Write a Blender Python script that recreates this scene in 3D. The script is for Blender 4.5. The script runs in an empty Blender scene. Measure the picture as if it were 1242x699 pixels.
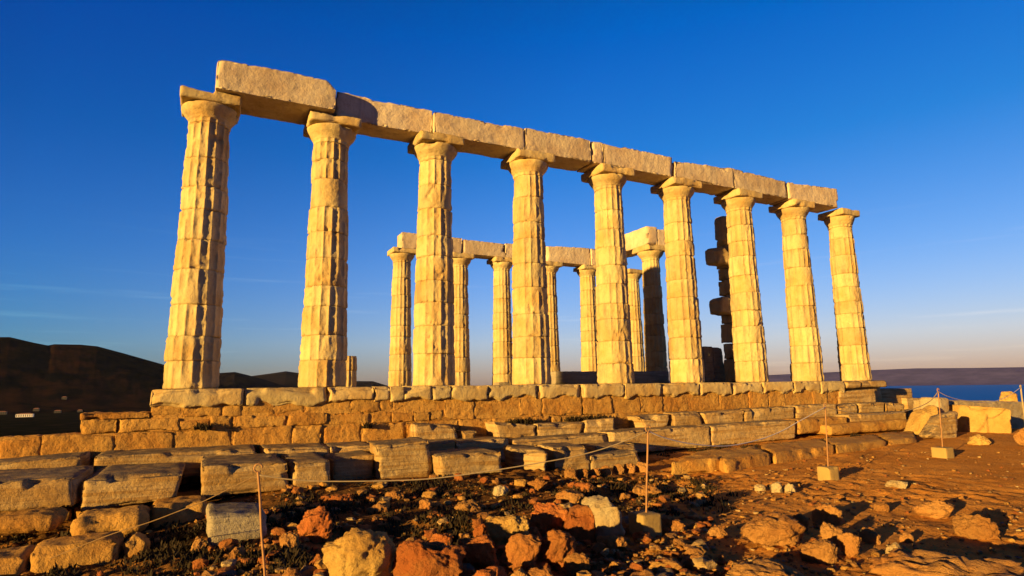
import bpy, math, random
import numpy as np
from mathutils import Vector, Matrix

random.seed(7)
scene = bpy.context.scene
col = scene.collection
R = math.radians

# ------------------------------------------------------------------ camera
CAM = np.array([0.2355, -13.4459, -0.06])
YAW, PITCH, ROLL, FPX, IW, IH = 1.103567, 0.162484, -0.013833, 734.65, 1242.0, 699.0
_cy, _sy, _cp, _sp = math.cos(YAW), math.sin(YAW), math.cos(PITCH), math.sin(PITCH)
FWD = np.array([_cy*_cp, _sy*_cp, _sp])
_r = np.array([_sy, -_cy, 0.0])
_u = np.cross(_r, FWD)
RGT = _r*math.cos(ROLL) + _u*math.sin(ROLL)
UPV = -_r*math.sin(ROLL) + _u*math.cos(ROLL)
cam = bpy.data.cameras.new('camera')
cam.sensor_width = 36.0
cam.lens = FPX/IW*36.0
cam.clip_start = 0.1
cam.clip_end = 60000
camo = bpy.data.objects.new('camera', cam)
col.objects.link(camo)
M = Matrix.Identity(4)
for i in range(3):
    M[i][0], M[i][1], M[i][2], M[i][3] = RGT[i], UPV[i], -FWD[i], CAM[i]
camo.matrix_world = M
scene.camera = camo

# ------------------------------------------------------------------ sky + sun
SUN_AZ, SUN_EL = 20.0, 6.5           # direction the light travels (from +x towards +y), height of the sun
w = bpy.data.worlds.new('World')
scene.world = w
w.use_nodes = True
nt = w.node_tree
nt.nodes.clear()
out = nt.nodes.new('ShaderNodeOutputWorld')
bg = nt.nodes.new('ShaderNodeBackground')
sky = nt.nodes.new('ShaderNodeTexSky')
sky.sky_type = 'NISHITA'
sky.sun_disc = False
sky.sun_elevation = R(SUN_EL)
sky.sun_rotation = R(270.0 - SUN_AZ)
sky.altitude = 60
sky.air_density = 1.0
sky.dust_density = 0.6
sky.ozone_density = 3.0
bg.inputs[1].default_value = 0.09
# film-like tint of the sky by height above the horizon (deep polarised blue overhead, lavender low down)
wtc = nt.nodes.new('ShaderNodeTexCoord')
wsep = nt.nodes.new('ShaderNodeSeparateXYZ'); nt.links.new(wtc.outputs['Generated'], wsep.inputs[0])
wr = nt.nodes.new('ShaderNodeValToRGB'); nt.links.new(wsep.outputs['Z'], wr.inputs[0])
els = wr.color_ramp.elements
for i, (p, c) in enumerate([(0.0, (1.06, .82, 1.62)), (0.07, (1.28, 1.06, 1.85)), (0.20, (.70, .95, 1.95)), (0.36, (.14, .80, 1.95)), (0.52, (.0, .68, 2.10)), (0.66, (.0, .55, 1.7)), (0.85, (.02, .25, .6))]):  # last stop dims the zenith, above the frame, to deepen shadows
    e = els[i] if i < 2 else els.new(p)
    e.position = p; e.color = (c[0]/2, c[1]/2, c[2]/2, 1)
wm = nt.nodes.new('ShaderNodeMix'); wm.data_type = 'RGBA'; wm.blend_type = 'MULTIPLY'; wm.inputs[0].default_value = 1
nt.links.new(sky.outputs[0], wm.inputs[6]); nt.links.new(wr.outputs[0], wm.inputs[7])
# a few thin streaks of high cloud
wmap = nt.nodes.new('ShaderNodeMapping'); wmap.inputs['Scale'].default_value = (1.6, 1.6, 34); wmap.inputs['Location'].default_value = (.3, .1, .4)
nt.links.new(wtc.outputs['Generated'], wmap.inputs['Vector'])
wn = nt.nodes.new('ShaderNodeTexNoise'); wn.inputs['Scale'].default_value = 2.2; wn.inputs['Detail'].default_value = 5; wn.inputs['Roughness'].default_value = .55
nt.links.new(wmap.outputs[0], wn.inputs['Vector'])
wc = nt.nodes.new('ShaderNodeMapRange'); wc.inputs['From Min'].default_value = .60; wc.inputs['From Max'].default_value = .80; wc.inputs['To Max'].default_value = .085
nt.links.new(wn.outputs['Fac'], wc.inputs['Value'])
wz = nt.nodes.new('ShaderNodeMapRange'); wz.inputs['From Min'].default_value = .26; wz.inputs['From Max'].default_value = .10
nt.links.new(wsep.outputs['Z'], wz.inputs['Value'])
wmm = nt.nodes.new('ShaderNodeMath'); wmm.operation = 'MULTIPLY'; nt.links.new(wc.outputs[0], wmm.inputs[0]); nt.links.new(wz.outputs[0], wmm.inputs[1])
wcl = nt.nodes.new('ShaderNodeMix'); wcl.data_type = 'RGBA'; wcl.inputs[7].default_value = (6.0, 5.4, 5.2, 1)
nt.links.new(wmm.outputs[0], wcl.inputs[0]); nt.links.new(wm.outputs[2], wcl.inputs[6])
# tinted by angle from the sun; the out-of-frame sun side is dimmed to deepen shadows
wd = nt.nodes.new('ShaderNodeVectorMath'); wd.operation = 'DOT_PRODUCT'
wd.inputs[1].default_value = (-math.cos(R(SUN_AZ)), -math.sin(R(SUN_AZ)), 0.0)
nt.links.new(wtc.outputs['Generated'], wd.inputs[0])
wdm = nt.nodes.new('ShaderNodeMapRange'); wdm.inputs['From Min'].default_value = -1; wdm.inputs['From Max'].default_value = 1
nt.links.new(wd.outputs['Value'], wdm.inputs['Value'])
wdr = nt.nodes.new('ShaderNodeValToRGB'); nt.links.new(wdm.outputs[0], wdr.inputs[0])
els = wdr.color_ramp.elements
for i, (p, c) in enumerate([(0.0, (1.7, 1.50, 1.05)), (.14, (1.6, 1.62, 1.28)), (.44, (.50, 1.16, 1.18)), (.56, (.45, .7, .8)), (.78, (.18, .18, .18))]):
    e = els[i] if i < 2 else els.new(p)
    e.position = p; e.color = (c[0]/2, c[1]/2, c[2]/2, 1)
wsc = nt.nodes.new('ShaderNodeMix'); wsc.data_type = 'RGBA'; wsc.blend_type = 'MULTIPLY'; wsc.inputs[0].default_value = 1
nt.links.new(wcl.outputs[2], wsc.inputs[6]); nt.links.new(wdr.outputs[0], wsc.inputs[7])
wfin = nt.nodes.new('ShaderNodeVectorMath'); wfin.operation = 'SCALE'; wfin.inputs['Scale'].default_value = 2.0
nt.links.new(wsc.outputs[2], wfin.inputs[0])
nt.links.new(wfin.outputs[0], bg.inputs[0])
nt.links.new(bg.outputs[0], out.inputs[0])

sl = bpy.data.lights.new('sun', 'SUN')
sl.energy = 5.0
sl.angle = R(0.5)
sl.color = (1.0, 0.60, 0.17)
so = bpy.data.objects.new('sun', sl)
col.objects.link(so)
ld = Vector((math.cos(R(SUN_AZ))*math.cos(R(SUN_EL)), math.sin(R(SUN_AZ))*math.cos(R(SUN_EL)), -math.sin(R(SUN_EL))))
so.rotation_euler = ld.to_track_quat('-Z', 'Y').to_euler()

scene.view_settings.view_transform = 'Standard'
scene.view_settings.look = 'None'
scene.view_settings.exposure = 1.22
scene.view_settings.gamma = 1.0

# ------------------------------------------------------------------ measuring: photo pixel -> point on a plane of the site
def ray(px, py):
    return FWD + RGT*((px-IW/2)/FPX) - UPV*((py-IH/2)/FPX)
def at_y(px, py, y):
    d = ray(px, py); return CAM + d*((y-CAM[1])/d[1])
def at_z(px, py, z):
    d = ray(px, py); return CAM + d*((z-CAM[2])/d[2])

# ------------------------------------------------------------------ noise (vectorised gradient noise)
_rng = np.random.RandomState(3)
_perm = _rng.permutation(256)
_perm = np.concatenate([_perm, _perm, _perm])
_grad = _rng.normal(size=(256, 3)); _grad /= np.linalg.norm(_grad, axis=1)[:, None]
def pnoise(P):
    P = np.asarray(P, float)
    I = np.floor(P).astype(int); F = P-I; I &= 255
    U = F*F*F*(F*(F*6-15)+10)
    res = 0
    for dx in (0, 1):
        wx = U[:, 0] if dx else 1-U[:, 0]
        for dy in (0, 1):
            wy = U[:, 1] if dy else 1-U[:, 1]
            for dz in (0, 1):
                wz = U[:, 2] if dz else 1-U[:, 2]
                h = _perm[_perm[_perm[(I[:, 0]+dx) & 255]+((I[:, 1]+dy) & 255)]+((I[:, 2]+dz) & 255)]
                g = _grad[h]
                res = res + wx*wy*wz*(g[:, 0]*(F[:, 0]-dx)+g[:, 1]*(F[:, 1]-dy)+g[:, 2]*(F[:, 2]-dz))
    return res*1.6
def fbm(P, octv=4, gain=0.5, lac=2.03):
    a, s, f = 1.0, 0, 1.0
    for _ in range(octv):
        s = s + a*pnoise(P*f+17.3*f); a *= gain; f *= lac
    return s
def sstep(a, b, x):
    t = np.clip((x-a)/(b-a), 0, 1); return t*t*(3-2*t)

# ------------------------------------------------------------------ linking
def tag(o, label=None, cat=None, group=None, kind=None):
    if label: o['label'] = label
    if cat: o['category'] = cat
    if group: o['group'] = group
    if kind: o['kind'] = kind
    elif label and 'kind' not in o.keys(): o['kind'] = 'thing'
    return o
def mesh_obj(name, V, faces, mat, parent=None, loc=(0, 0, 0), smooth=True):
    me = bpy.data.meshes.new(name)
    V = np.asarray(V, float)
    if isinstance(faces, np.ndarray):
        n, k = faces.shape
        me.vertices.add(len(V)); me.vertices.foreach_set('co', V.ravel())
        me.loops.add(n*k); me.loops.foreach_set('vertex_index', faces.ravel().astype(np.int32))
        me.polygons.add(n)
        me.polygons.foreach_set('loop_start', np.arange(0, n*k, k, dtype=np.int32))
        me.polygons.foreach_set('loop_total', np.full(n, k, dtype=np.int32))
        me.update(calc_edges=True)
    else:
        me.from_pydata([tuple(v) for v in V], [], faces)
    me.polygons.foreach_set('use_smooth', np.full(len(me.polygons), smooth, dtype=bool))
    me.update()
    o = bpy.data.objects.new(name, me)
    if mat: me.materials.append(mat)
    col.objects.link(o)
    o.location = loc
    if parent: o.parent = parent
    return o
def empty(name, loc, label=None, cat=None, group=None):
    o = bpy.data.objects.new(name, None)
    o.empty_display_size = 0.3
    col.objects.link(o); o.location = loc
    return tag(o, label, cat, group)

# ------------------------------------------------------------------ materials
def nd(nt, t, **k):
    n = nt.nodes.new(t)
    for a, b in k.items(): setattr(n, a, b)
    return n
def stone_mat(name, c1, c2, c3, bump=1.0, scale=1.0, vary=0.25, pits=0.35, layered=0.0, lichen=0.0, streak=0.0):
    """c1 body colour, c2 broad stains, c3 dark lichen and dirt specks"""
    c1, c2, c3 = [tuple(v*.68 for v in c_) for c_ in (c1, c2, c3)]
    m = bpy.data.materials.new(name); m.use_nodes = True
    t = m.node_tree; L = t.links.new
    b = t.nodes['Principled BSDF']
    b.inputs['Roughness'].default_value = 0.92
    b.inputs['Specular IOR Level'].default_value = 0.15
    tc = nd(t, 'ShaderNodeTexCoord'); oi = nd(t, 'ShaderNodeObjectInfo')
    mul = nd(t, 'ShaderNodeMath', operation='MULTIPLY'); mul.inputs[1].default_value = 53.0
    L(oi.outputs['Random'], mul.inputs[0])
    add = nd(t, 'ShaderNodeVectorMath', operation='ADD')
    L(tc.outputs['Object'], add.inputs[0]); L(mul.outputs[0], add.inputs[1])
    V = add.outputs[0]
    def noise(sc, det, rough=0.6, vec=None):
        n = nd(t, 'ShaderNodeTexNoise'); n.inputs['Scale'].default_value = sc*scale
        n.inputs['Detail'].default_value = det; n.inputs['Roughness'].default_value = rough
        L(vec or V, n.inputs['Vector']); return n.outputs['Fac']
    def ramp(src, a, b_):
        r = nd(t, 'ShaderNodeMapRange'); r.inputs['From Min'].default_value = a; r.inputs['From Max'].default_value = b_
        L(src, r.inputs['Value']); return r.outputs['Result']
    def mix(f, A, B, mode='MIX'):
        x = nd(t, 'ShaderNodeMix', data_type='RGBA', blend_type=mode)
        if isinstance(f, float): x.inputs[0].default_value = f
        else: L(f, x.inputs[0])
        for i, s in ((6, A), (7, B)):
            if isinstance(s, tuple): x.inputs[i].default_value = (*s, 1)
            else: L(s, x.inputs[i])
        return x.outputs[2]
    def mulv(src, k):
        n = nd(t, 'ShaderNodeMath', operation='MULTIPLY'); n.inputs[1].default_value = k
        L(src, n.inputs[0]); return n.outputs[0]
    broad = noise(1.4, 5); fine = noise(14, 6, 0.7); grain = noise(70, 3, 0.7); mid = noise(4.5, 6, 0.65)
    c = mix(ramp(broad, 0.42, 0.66), c1, c2)
    c = mix(mulv(ramp(mid, 0.55, 0.75), 0.6), c, tuple(0.5*a+0.5*bb for a, bb in zip(c2, c3)))
    c = mix(mulv(ramp(fine, 0.56, 0.76), pits*2), c, c3)
    c = mix(mulv(ramp(grain, 0.35, 0.75), 0.25), c, tuple(min(1, a*1.25) for a in c1))
    if layered:
        mp = nd(t, 'ShaderNodeMapping'); mp.inputs['Scale'].default_value = (0.5, 0.5, 9)
        L(V, mp.inputs['Vector'])
        lay = noise(1.6, 4, 0.6, mp.outputs[0])
        c = mix(mulv(ramp(lay, 0.46, 0.62), layered), c, c2)
        mp2 = nd(t, 'ShaderNodeMapping'); mp2.inputs['Scale'].default_value = (0.8, 0.8, 26); L(V, mp2.inputs['Vector'])
        c = mix(mulv(ramp(noise(1.3, 3, 0.5, mp2.outputs[0]), 0.60, 0.70), layered*.6), c, c3)
    if streak:      # rain-washed grey streaks running down the faces
        ms = nd(t, 'ShaderNodeMapping'); ms.inputs['Scale'].default_value = (5.0, 5.0, .7)
        L(V, ms.inputs['Vector'])
        c = mix(mulv(ramp(noise(1.0, 6, .65, ms.outputs[0]), .52, .70), streak), c, tuple(.45*v+.10 for v in c3))
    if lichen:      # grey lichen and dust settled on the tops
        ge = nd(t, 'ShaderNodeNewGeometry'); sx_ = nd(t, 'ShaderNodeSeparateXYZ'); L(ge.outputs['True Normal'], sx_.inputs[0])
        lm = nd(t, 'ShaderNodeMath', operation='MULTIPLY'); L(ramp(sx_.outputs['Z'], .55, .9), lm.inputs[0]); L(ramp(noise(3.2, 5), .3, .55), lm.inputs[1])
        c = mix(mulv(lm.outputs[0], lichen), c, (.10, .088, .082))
    hv = nd(t, 'ShaderNodeHueSaturation')
    mr = nd(t, 'ShaderNodeMapRange'); mr.inputs['To Min'].default_value = 1-vary; mr.inputs['To Max'].default_value = 1+vary*0.6
    L(oi.outputs['Random'], mr.inputs['Value']); L(mr.outputs[0], hv.inputs['Value']); L(c, hv.inputs['Color'])
    L(hv.outputs[0], b.inputs['Base Color'])
    h = nd(t, 'ShaderNodeMath', operation='ADD'); h2 = nd(t, 'ShaderNodeMath', operation='ADD')
    L(mulv(mid, 0.030), h.inputs[0]); L(mulv(fine, 0.020), h.inputs[1])
    L(h.outputs[0], h2.inputs[0]); L(mulv(grain, 0.006), h2.inputs[1])
    H = h2.outputs[0]
    if layered:
        h3 = nd(t, 'ShaderNodeMath', operation='ADD'); L(H, h3.inputs[0]); L(mulv(lay, 0.03), h3.inputs[1]); H = h3.outputs[0]
    bp = nd(t, 'ShaderNodeBump'); bp.inputs['Distance'].default_value = bump; bp.inputs['Strength'].default_value = 0.9
    L(H, bp.inputs['Height']); L(bp.outputs[0], b.inputs['Normal'])
    return m
def plain_mat(name, c, rough=0.8, metal=0.0, vary=0.4, scale=20):
    m = bpy.data.materials.new(name); m.use_nodes = True
    t = m.node_tree; b = t.nodes['Principled BSDF']
    b.inputs['Roughness'].default_value = rough; b.inputs['Metallic'].default_value = metal
    b.inputs['Specular IOR Level'].default_value = 0.25
    tc = nd(t, 'ShaderNodeTexCoord'); n = nd(t, 'ShaderNodeTexNoise')
    n.inputs['Scale'].default_value = scale; n.inputs['Detail'].default_value = 5
    t.links.new(tc.outputs['Object'], n.inputs['Vector'])
    x = nd(t, 'ShaderNodeMix', data_type='RGBA')
    x.inputs[6].default_value = (*[a*(1-vary) for a in c], 1); x.inputs[7].default_value = (*[min(1, a*(1+vary)) for a in c], 1)
    t.links.new(n.outputs['Fac'], x.inputs[0]); t.links.new(x.outputs[2], b.inputs['Base Color'])
    return m

MAT = dict(
    marble=stone_mat('column_marble', (.76, .61, .30), (.66, .43, .15), (.22, .13, .06), bump=1.0, vary=.15, pits=.22, streak=.5),
    beam=stone_mat('beam_marble', (.86, .72, .50), (.68, .50, .32), (.28, .20, .13), bump=1.1, vary=.14, pits=.2, streak=.45),
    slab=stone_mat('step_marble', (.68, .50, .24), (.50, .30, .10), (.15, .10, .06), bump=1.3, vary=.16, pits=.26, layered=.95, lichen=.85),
    poros=stone_mat('poros_stone', (.66, .385, .105), (.52, .24, .05), (.13, .06, .022), bump=2.4, vary=.12, pits=.7),
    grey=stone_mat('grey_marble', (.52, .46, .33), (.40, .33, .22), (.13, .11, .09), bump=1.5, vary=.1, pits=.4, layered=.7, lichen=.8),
    rock_red=stone_mat('red_rock', (.56, .18, .05), (.62, .28, .08), (.16, .05, .02), bump=2.6, scale=1.5, vary=.25, pits=.4),
    rock_orange=stone_mat('orange_rock', (.58, .31, .10), (.50, .22, .06), (.18, .085, .035), bump=2.4, scale=1.5, vary=.2, pits=.35),
    rock_pale=stone_mat('pale_rock', (.68, .56, .34), (.56, .38, .17), (.18, .12, .07), bump=2.2, scale=1.5, vary=.12, pits=.35),
    rock_yellow=stone_mat('yellow_rock', (.70, .47, .15), (.58, .33, .09), (.20, .13, .06), bump=2.2, scale=1.5, vary=.1, pits=.4),
    concrete=stone_mat('cast_concrete', (.52, .37, .14), (.46, .32, .12), (.30, .2, .1), bump=.35, scale=2, vary=.08, pits=.2),
    rust=plain_mat('rusted_steel', (.34, .19, .09), .8, .2),
    rope=plain_mat('rope_fibre', (.34, .27, .17), .9),
    rope_pale=plain_mat('pale_rope', (.78, .72, .60), .9, 0, .2),
    rope_dark=plain_mat('old_rope', (.17, .11, .055), .9),
    scrub=plain_mat('dry_scrub', (.030, .021, .010), .9, 0, .6, 6),
    wall_white=plain_mat('white_render', (.75, .72, .66), .8, 0, .1, .3),
    wall_dim=plain_mat('grey_render', (.06, .055, .05), .8, 0, .1, .3),
    roof=plain_mat('tile_roof', (.30, .14, .08), .8, 0, .2, .3),
    glass=plain_mat('dark_glass', (.03, .035, .04), .2, 0, .2, .3),
)

# ------------------------------------------------------------------ ground heights
def gz(x, y):
    """terrain height of the plateau and what falls away from it"""
    x = np.asarray(x, float); y = np.asarray(y, float)
    P = np.stack([x, y, 0*x], -1).reshape(-1, 3)
    z = -1.72 - 0.24*sstep(2.0, -1.5, x) + 0*y + .017*np.clip(x-7.5, 0, 9)
    z = z+.13*sstep(-4.7, -3.3, y)*sstep(7.5, 5.5, x)
    e1 = ((x-6.1)/1.7)**2+((y+5.9-(x-6.1)*.35)/.85)**2
    z = z-.10*sstep(1.25, .55, e1)
    e2 = ((x-2.3)/1.1)**2+((y+6.3)/.7)**2
    z = z-.12*sstep(1.25, .5, e2)
    dx = np.maximum(np.maximum(x-23.0, -45-x), 0); dy = np.maximum(np.maximum(y-14.5, -70-y), 0)
    d = np.hypot(dx, dy)
    az = np.degrees(np.arctan2(y-CAM[1], x-CAM[0]))
    low = -60-14*sstep(73.5, 71, az) + 3*sstep(73, 80, az)
    fall = -1.9 - 0.42*d
    s = sstep(0, 6, d)
    z = z*(1-s) + np.maximum(fall, low)*s
    return z
def ground_hit(px, py):
    z = -1.75
    for _ in range(6):
        p = at_z(px, py, z); z = float(gz(p[0], p[1]))
    return p

# ------------------------------------------------------------------ shapes
def lattice_box(nx, ny, nz, US=None):
    if US is None: US = [np.linspace(0, 1, n+1) for n in (nx, ny, nz)]
    idx = -np.ones((nx+1, ny+1, nz+1), int)
    pts = []
    for i in range(nx+1):
        for j in range(ny+1):
            for k in range(nz+1):
                if i in (0, nx) or j in (0, ny) or k in (0, nz):
                    idx[i, j, k] = len(pts); pts.append((US[0][i], US[1][j], US[2][k]))
    F = []
    def quad(a, b, c, d): F.append((a, b, c, d))
    for i in range(nx):
        for j in range(ny):
            quad(idx[i, j, 0], idx[i, j+1, 0], idx[i+1, j+1, 0], idx[i+1, j, 0])
            quad(idx[i, j, nz], idx[i+1, j, nz], idx[i+1, j+1, nz], idx[i, j+1, nz])
    for i in range(nx):
        for k in range(nz):
            quad(idx[i, 0, k], idx[i+1, 0, k], idx[i+1, 0, k+1], idx[i, 0, k+1])
            quad(idx[i, ny, k], idx[i, ny, k+1], idx[i+1, ny, k+1], idx[i+1, ny, k])
    for j in range(ny):
        for k in range(nz):
            quad(idx[0, j, k], idx[0, j, k+1], idx[0, j+1, k+1], idx[0, j+1, k])
            quad(idx[nx, j, k], idx[nx, j+1, k], idx[nx, j+1, k+1], idx[nx, j, k+1])
    return np.array(pts), np.array(F)
_seed = [0]
def block(name, C, mat, parent=None, cell=0.038, rnd=0.022, rough=1.0, chip=1.0, wavy=0.0, loc=None, big=0.0, cuts=0, planes=(), strata=0.0):
    """weathered stone block. C = 8 corners: front TL TR BR BL then back TL TR BR BL (world)"""
    C = np.array(C, float)
    lx = max(np.linalg.norm(C[1]-C[0]), np.linalg.norm(C[2]-C[3])); lz = max(np.linalg.norm(C[0]-C[3]), np.linalg.norm(C[1]-C[2]))
    ly = np.linalg.norm(C[4]-C[0])
    nx, ny, nz = [int(np.clip(round(l/c_), 3, n)) for l, n, c_ in ((lx, 80, cell), (ly, 24, cell), (lz, 44, cell*(.5 if strata else 1)))]
    L = np.array([lx, ly, lz]); r = min(rnd, 0.3*L.min())
    US = []
    for l, n in zip(L, (nx, ny, nz)):
        e = min(r*1.05/l, .3); US.append(np.concatenate([[0, e], np.linspace(e, 1-e, max(n-1, 2))[1:-1], [1-e, 1]]))
    nx, ny, nz = [len(a)-1 for a in US]
    P, F = lattice_box(nx, ny, nz, US)
    q = (P-0.5)*L
    inner = np.clip(q, -(L/2-r), L/2-r)
    dv = q-inner; n = np.linalg.norm(dv, axis=1)[:, None]
    nrm = dv/np.maximum(n, 1e-9)
    flat = n[:, 0] < 1e-9
    on = np.isclose(np.abs(q), L/2)
    nrm = np.where((n > 1e-9), nrm, 0)
    q = inner+nrm*r
    # trilinear map to the corners
    u, v, t = [(q[:, i]/L[i]+0.5)[:, None] for i in range(3)]
    f = (C[3]*(1-u)+C[2]*u)*(1-t)+(C[0]*(1-u)+C[1]*u)*t
    b = (C[7]*(1-u)+C[6]*u)*(1-t)+(C[4]*(1-u)+C[5]*u)*t
    X = f*(1-v)+b*v
    ex = (C[1]-C[0])/max(np.linalg.norm(C[1]-C[0]), 1e-6); ey = (C[4]-C[0])/max(ly, 1e-6); ez = np.array([0, 0, 1.0])
    N = nrm[:, :1]*ex+nrm[:, 1:2]*ey+nrm[:, 2:]*ez
    _seed[0] += 1
    off = np.array([_seed[0]*7.31, _seed[0]*3.17, _seed[0]*1.73])
    d = fbm(X*1.6+off, 2)*0.010 + fbm(X*7+off, 3)*0.006 + fbm(X*20+off, 2)*0.0035
    edge = np.sort(np.abs(L/2-np.abs((P-0.5)*L)), axis=1)[:, 1]       # distance to the nearest edge
    d = rough*d
    if strata:
        sd = fbm(X*np.array([.5, .5, 13.0])+off+11, 3); d = d+strata*(sd-.8*np.maximum(sd-.35, 0)*2)*(np.abs(nrm[:, 2]) < .7)
    if big: d = d - big*.6*np.maximum(fbm(X*1.7+off+90, 2)-0.10, 0)*np.exp(-(edge/0.16)**2)
    ew = np.exp(-(edge/0.035)**2)
    d = d - chip*ew*(0.004+0.020*np.maximum(fbm(X*9+off+50, 2), 0))
    # broken facets along the edges: small planes cut off the corners
    rsb = np.random.RandomState(_seed[0]*13+1)
    q2 = q.copy(); hl = L/2
    nch = int(rsb.poisson(chip*2.2*(lx+ly*.5+lz)/.8)) if chip > 0 else 0
    for _ in range(nch):
        ax = rsb.choice(3, p=[.6, .15, .25]); oth = [k for k in range(3) if k != ax]
        sg = [rsb.choice([-1, 1]), rsb.choice([-1, 1])]
        for m_ in range(2):
            if oth[m_] == 1 and rsb.rand() < .75: sg[m_] = -1
            if oth[m_] == 2 and rsb.rand() < .65: sg[m_] = 1
        c_ = np.zeros(3); c_[ax] = rsb.uniform(-hl[ax], hl[ax])
        n_ = np.zeros(3)
        for m_ in range(2): c_[oth[m_]] = sg[m_]*hl[oth[m_]]; n_[oth[m_]] = sg[m_]*rsb.uniform(.35, 1)
        n_[ax] = rsb.normal()*.12; n_ /= np.linalg.norm(n_)
        dep_ = .010+.045*rsb.rand()**2*min(1.0, .35+chip*.3)
        c_ = c_-n_*dep_*1.3
        rad_ = dep_*rsb.uniform(3, 11)
        wgt_ = sstep(1.0, .82, np.abs(q2[:, ax]-c_[ax])/rad_)
        over_ = np.maximum((q2-c_)@n_, 0)*wgt_
        over_ = np.minimum(over_, dep_*2.2)
        q2 = q2-n_*over_[:, None]
    dq = q2-q
    X = X+dq[:, :1]*ex+dq[:, 1:2]*ey+dq[:, 2:]*ez
    X = X+N*d[:, None]
    if wavy:
        wgt = np.clip(1-t[:, 0]*1.6, 0, 1)
        X[:, 2] += wgt*wavy*(0.3+fbm(np.stack([X[:, 0]*1.9, 0*u[:, 0]+off[0], 0*u[:, 0]], 1), 3))
    for pp, pn in planes:
        pn = np.array(pn, float)/np.linalg.norm(pn); X = X-pn*np.maximum((X-np.array(pp))@pn, 0)[:, None]
    if cuts:
        rs = np.random.RandomState(_seed[0])
        c0 = X.mean(0)
        for _ in range(cuts):
            s = np.array([rs.choice([-1, 1]), rs.choice([-1, 0, 1]), rs.choice([1, 1, 0])], float)
            nn = s*(1/L); nn /= np.linalg.norm(nn)
            ext = ((X-c0)@nn).max(); lim = ext*rs.uniform(.72, .88)
            over = np.maximum((X-c0)@nn-lim, 0)
            X = X-nn*over[:, None]*0.95
    base = C.mean(0); base = np.array([base[0], base[1], C[:, 2].min()]) if loc is None else np.array(loc, float)
    o = mesh_obj(name, X-base, F, mat, parent, base)
    if parent is not None: o.location = base-np.array(parent.location)
    return o
def box_corners(x0, x1, y0, y1, z0, z1):
    return [(x0, y0, z1), (x1, y0, z1), (x1, y0, z0), (x0, y0, z0), (x0, y1, z1), (x1, y1, z1), (x1, y1, z0), (x0, y1, z0)]
def face_block(name, quad, y, depth, mat, drop=0.0, skew=0.0, back=0.0, **k):
    if mat in (MAT['slab'], MAT['grey']): k.setdefault('strata', .010); k.setdefault('rnd', .014)
    """block whose front face stands on the plane y; quad = photo corners TL TR BR BL; depth runs back into the site"""
    ys = y if isinstance(y, (tuple, list)) else (y, y, y, y)
    f = [at_y(a, b, yy) for (a, b), yy in zip(quad, ys)]
    f[2] = f[2]-np.array([0, 0, drop]); f[3] = f[3]-np.array([0, 0, drop])
    bk = [p+np.array([skew, depth, back if i < 2 else 0]) for i, p in enumerate(f)]
    return block(name, f+bk, mat, **k)

def ico(sub):
    import bmesh
    bm = bmesh.new(); bmesh.ops.create_icosphere(bm, subdivisions=sub, radius=1)
    V = np.array([v.co for v in bm.verts]); F = np.array([[v.index for v in f.verts] for f in bm.faces])
    bm.free(); return V, F
ICO = {s: ico(s) for s in (1, 2, 3, 4, 5)}
def rock_mesh(dims, seed, sub=5, cuts=9, amp=0.12, flat=1.0):
    V, F = ICO[sub]
    rs = np.random.RandomState(seed)
    X = V.copy()
    # blocky start
    X = np.sign(X)*np.abs(X)**0.75
    for _ in range(cuts):
        n = rs.normal(size=3); n /= np.linalg.norm(n)
        d = rs.uniform(.60, .88)
        o = np.maximum(X@n-d, 0); X = X-n*o[:, None]*.93
    off = rs.uniform(0, 200, 3)
    nr = V
    X = X+nr*(fbm(X*1.3+off, 3)*amp+fbm(X*4+off, 3)*amp*0.35)[:, None]
    ext = X.max(0)-X.min(0)
    X = (X-(X.max(0)+X.min(0))/2)/ext*np.array(dims)
    md = max(dims)
    X = X+nr*(fbm(X*(5/max(md, .25))+off, 3)*0.045*md-np.abs(fbm(X*(9/max(md, .25))+off+33, 4))*0.045*md+fbm(X*(26/max(md, .25))+off, 2)*0.012*md)[:, None]
    X[:, 2] -= X[:, 2].min()
    return X, F
_rs = [100]
def rock(name, bbox, mat, label, cat='rock', sink=0.06, dr=0.7, group=None, rot=None, cuts=9, seed=None, tall=1.0, base=None):
    """boulder seen in the photo's box x0 y0 x1 y1 whose foot is at y1"""
    x0, y0, x1, y1 = bbox
    foot = ground_hit((x0+x1)/2, y1) if base is None else base
    dep = (foot-CAM)@FWD
    wd = (x1-x0)*dep/FPX/math.sqrt(1+((x0+x1-IW)/2/FPX)**2)*1.0
    h = (at_y((x0+x1)/2, y0, foot[1])[2]-at_y((x0+x1)/2, y1, foot[1])[2])*tall
    dpt = wd*dr
    dirv = (foot-CAM)*np.array([1, 1, 0]); dirv /= np.linalg.norm(dirv)
    c = foot+dirv*dpt*0.26
    # seen from a little above, part of the box is the top face
    h = max(0.7*h, 1.08*h-0.26*dpt*(CAM[2]-foot[2])/np.linalg.norm((foot-CAM)[:2]))
    _rs[0] += 1
    X, F = rock_mesh((wd*1.06, dpt, h+sink), seed or _rs[0], cuts=cuts)
    a = math.atan2(dirv[1], dirv[0])-math.pi/2 + (rot or 0)
    ca, sa = math.cos(a), math.sin(a)
    X = np.stack([X[:, 0]*ca-X[:, 1]*sa, X[:, 0]*sa+X[:, 1]*ca, X[:, 2]-sink], 1)
    o = mesh_obj(name, X, F, mat, None, (c[0], c[1], float(gz(c[0], c[1])) if base is None else foot[2]))
    return tag(o, label, cat, group)
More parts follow.
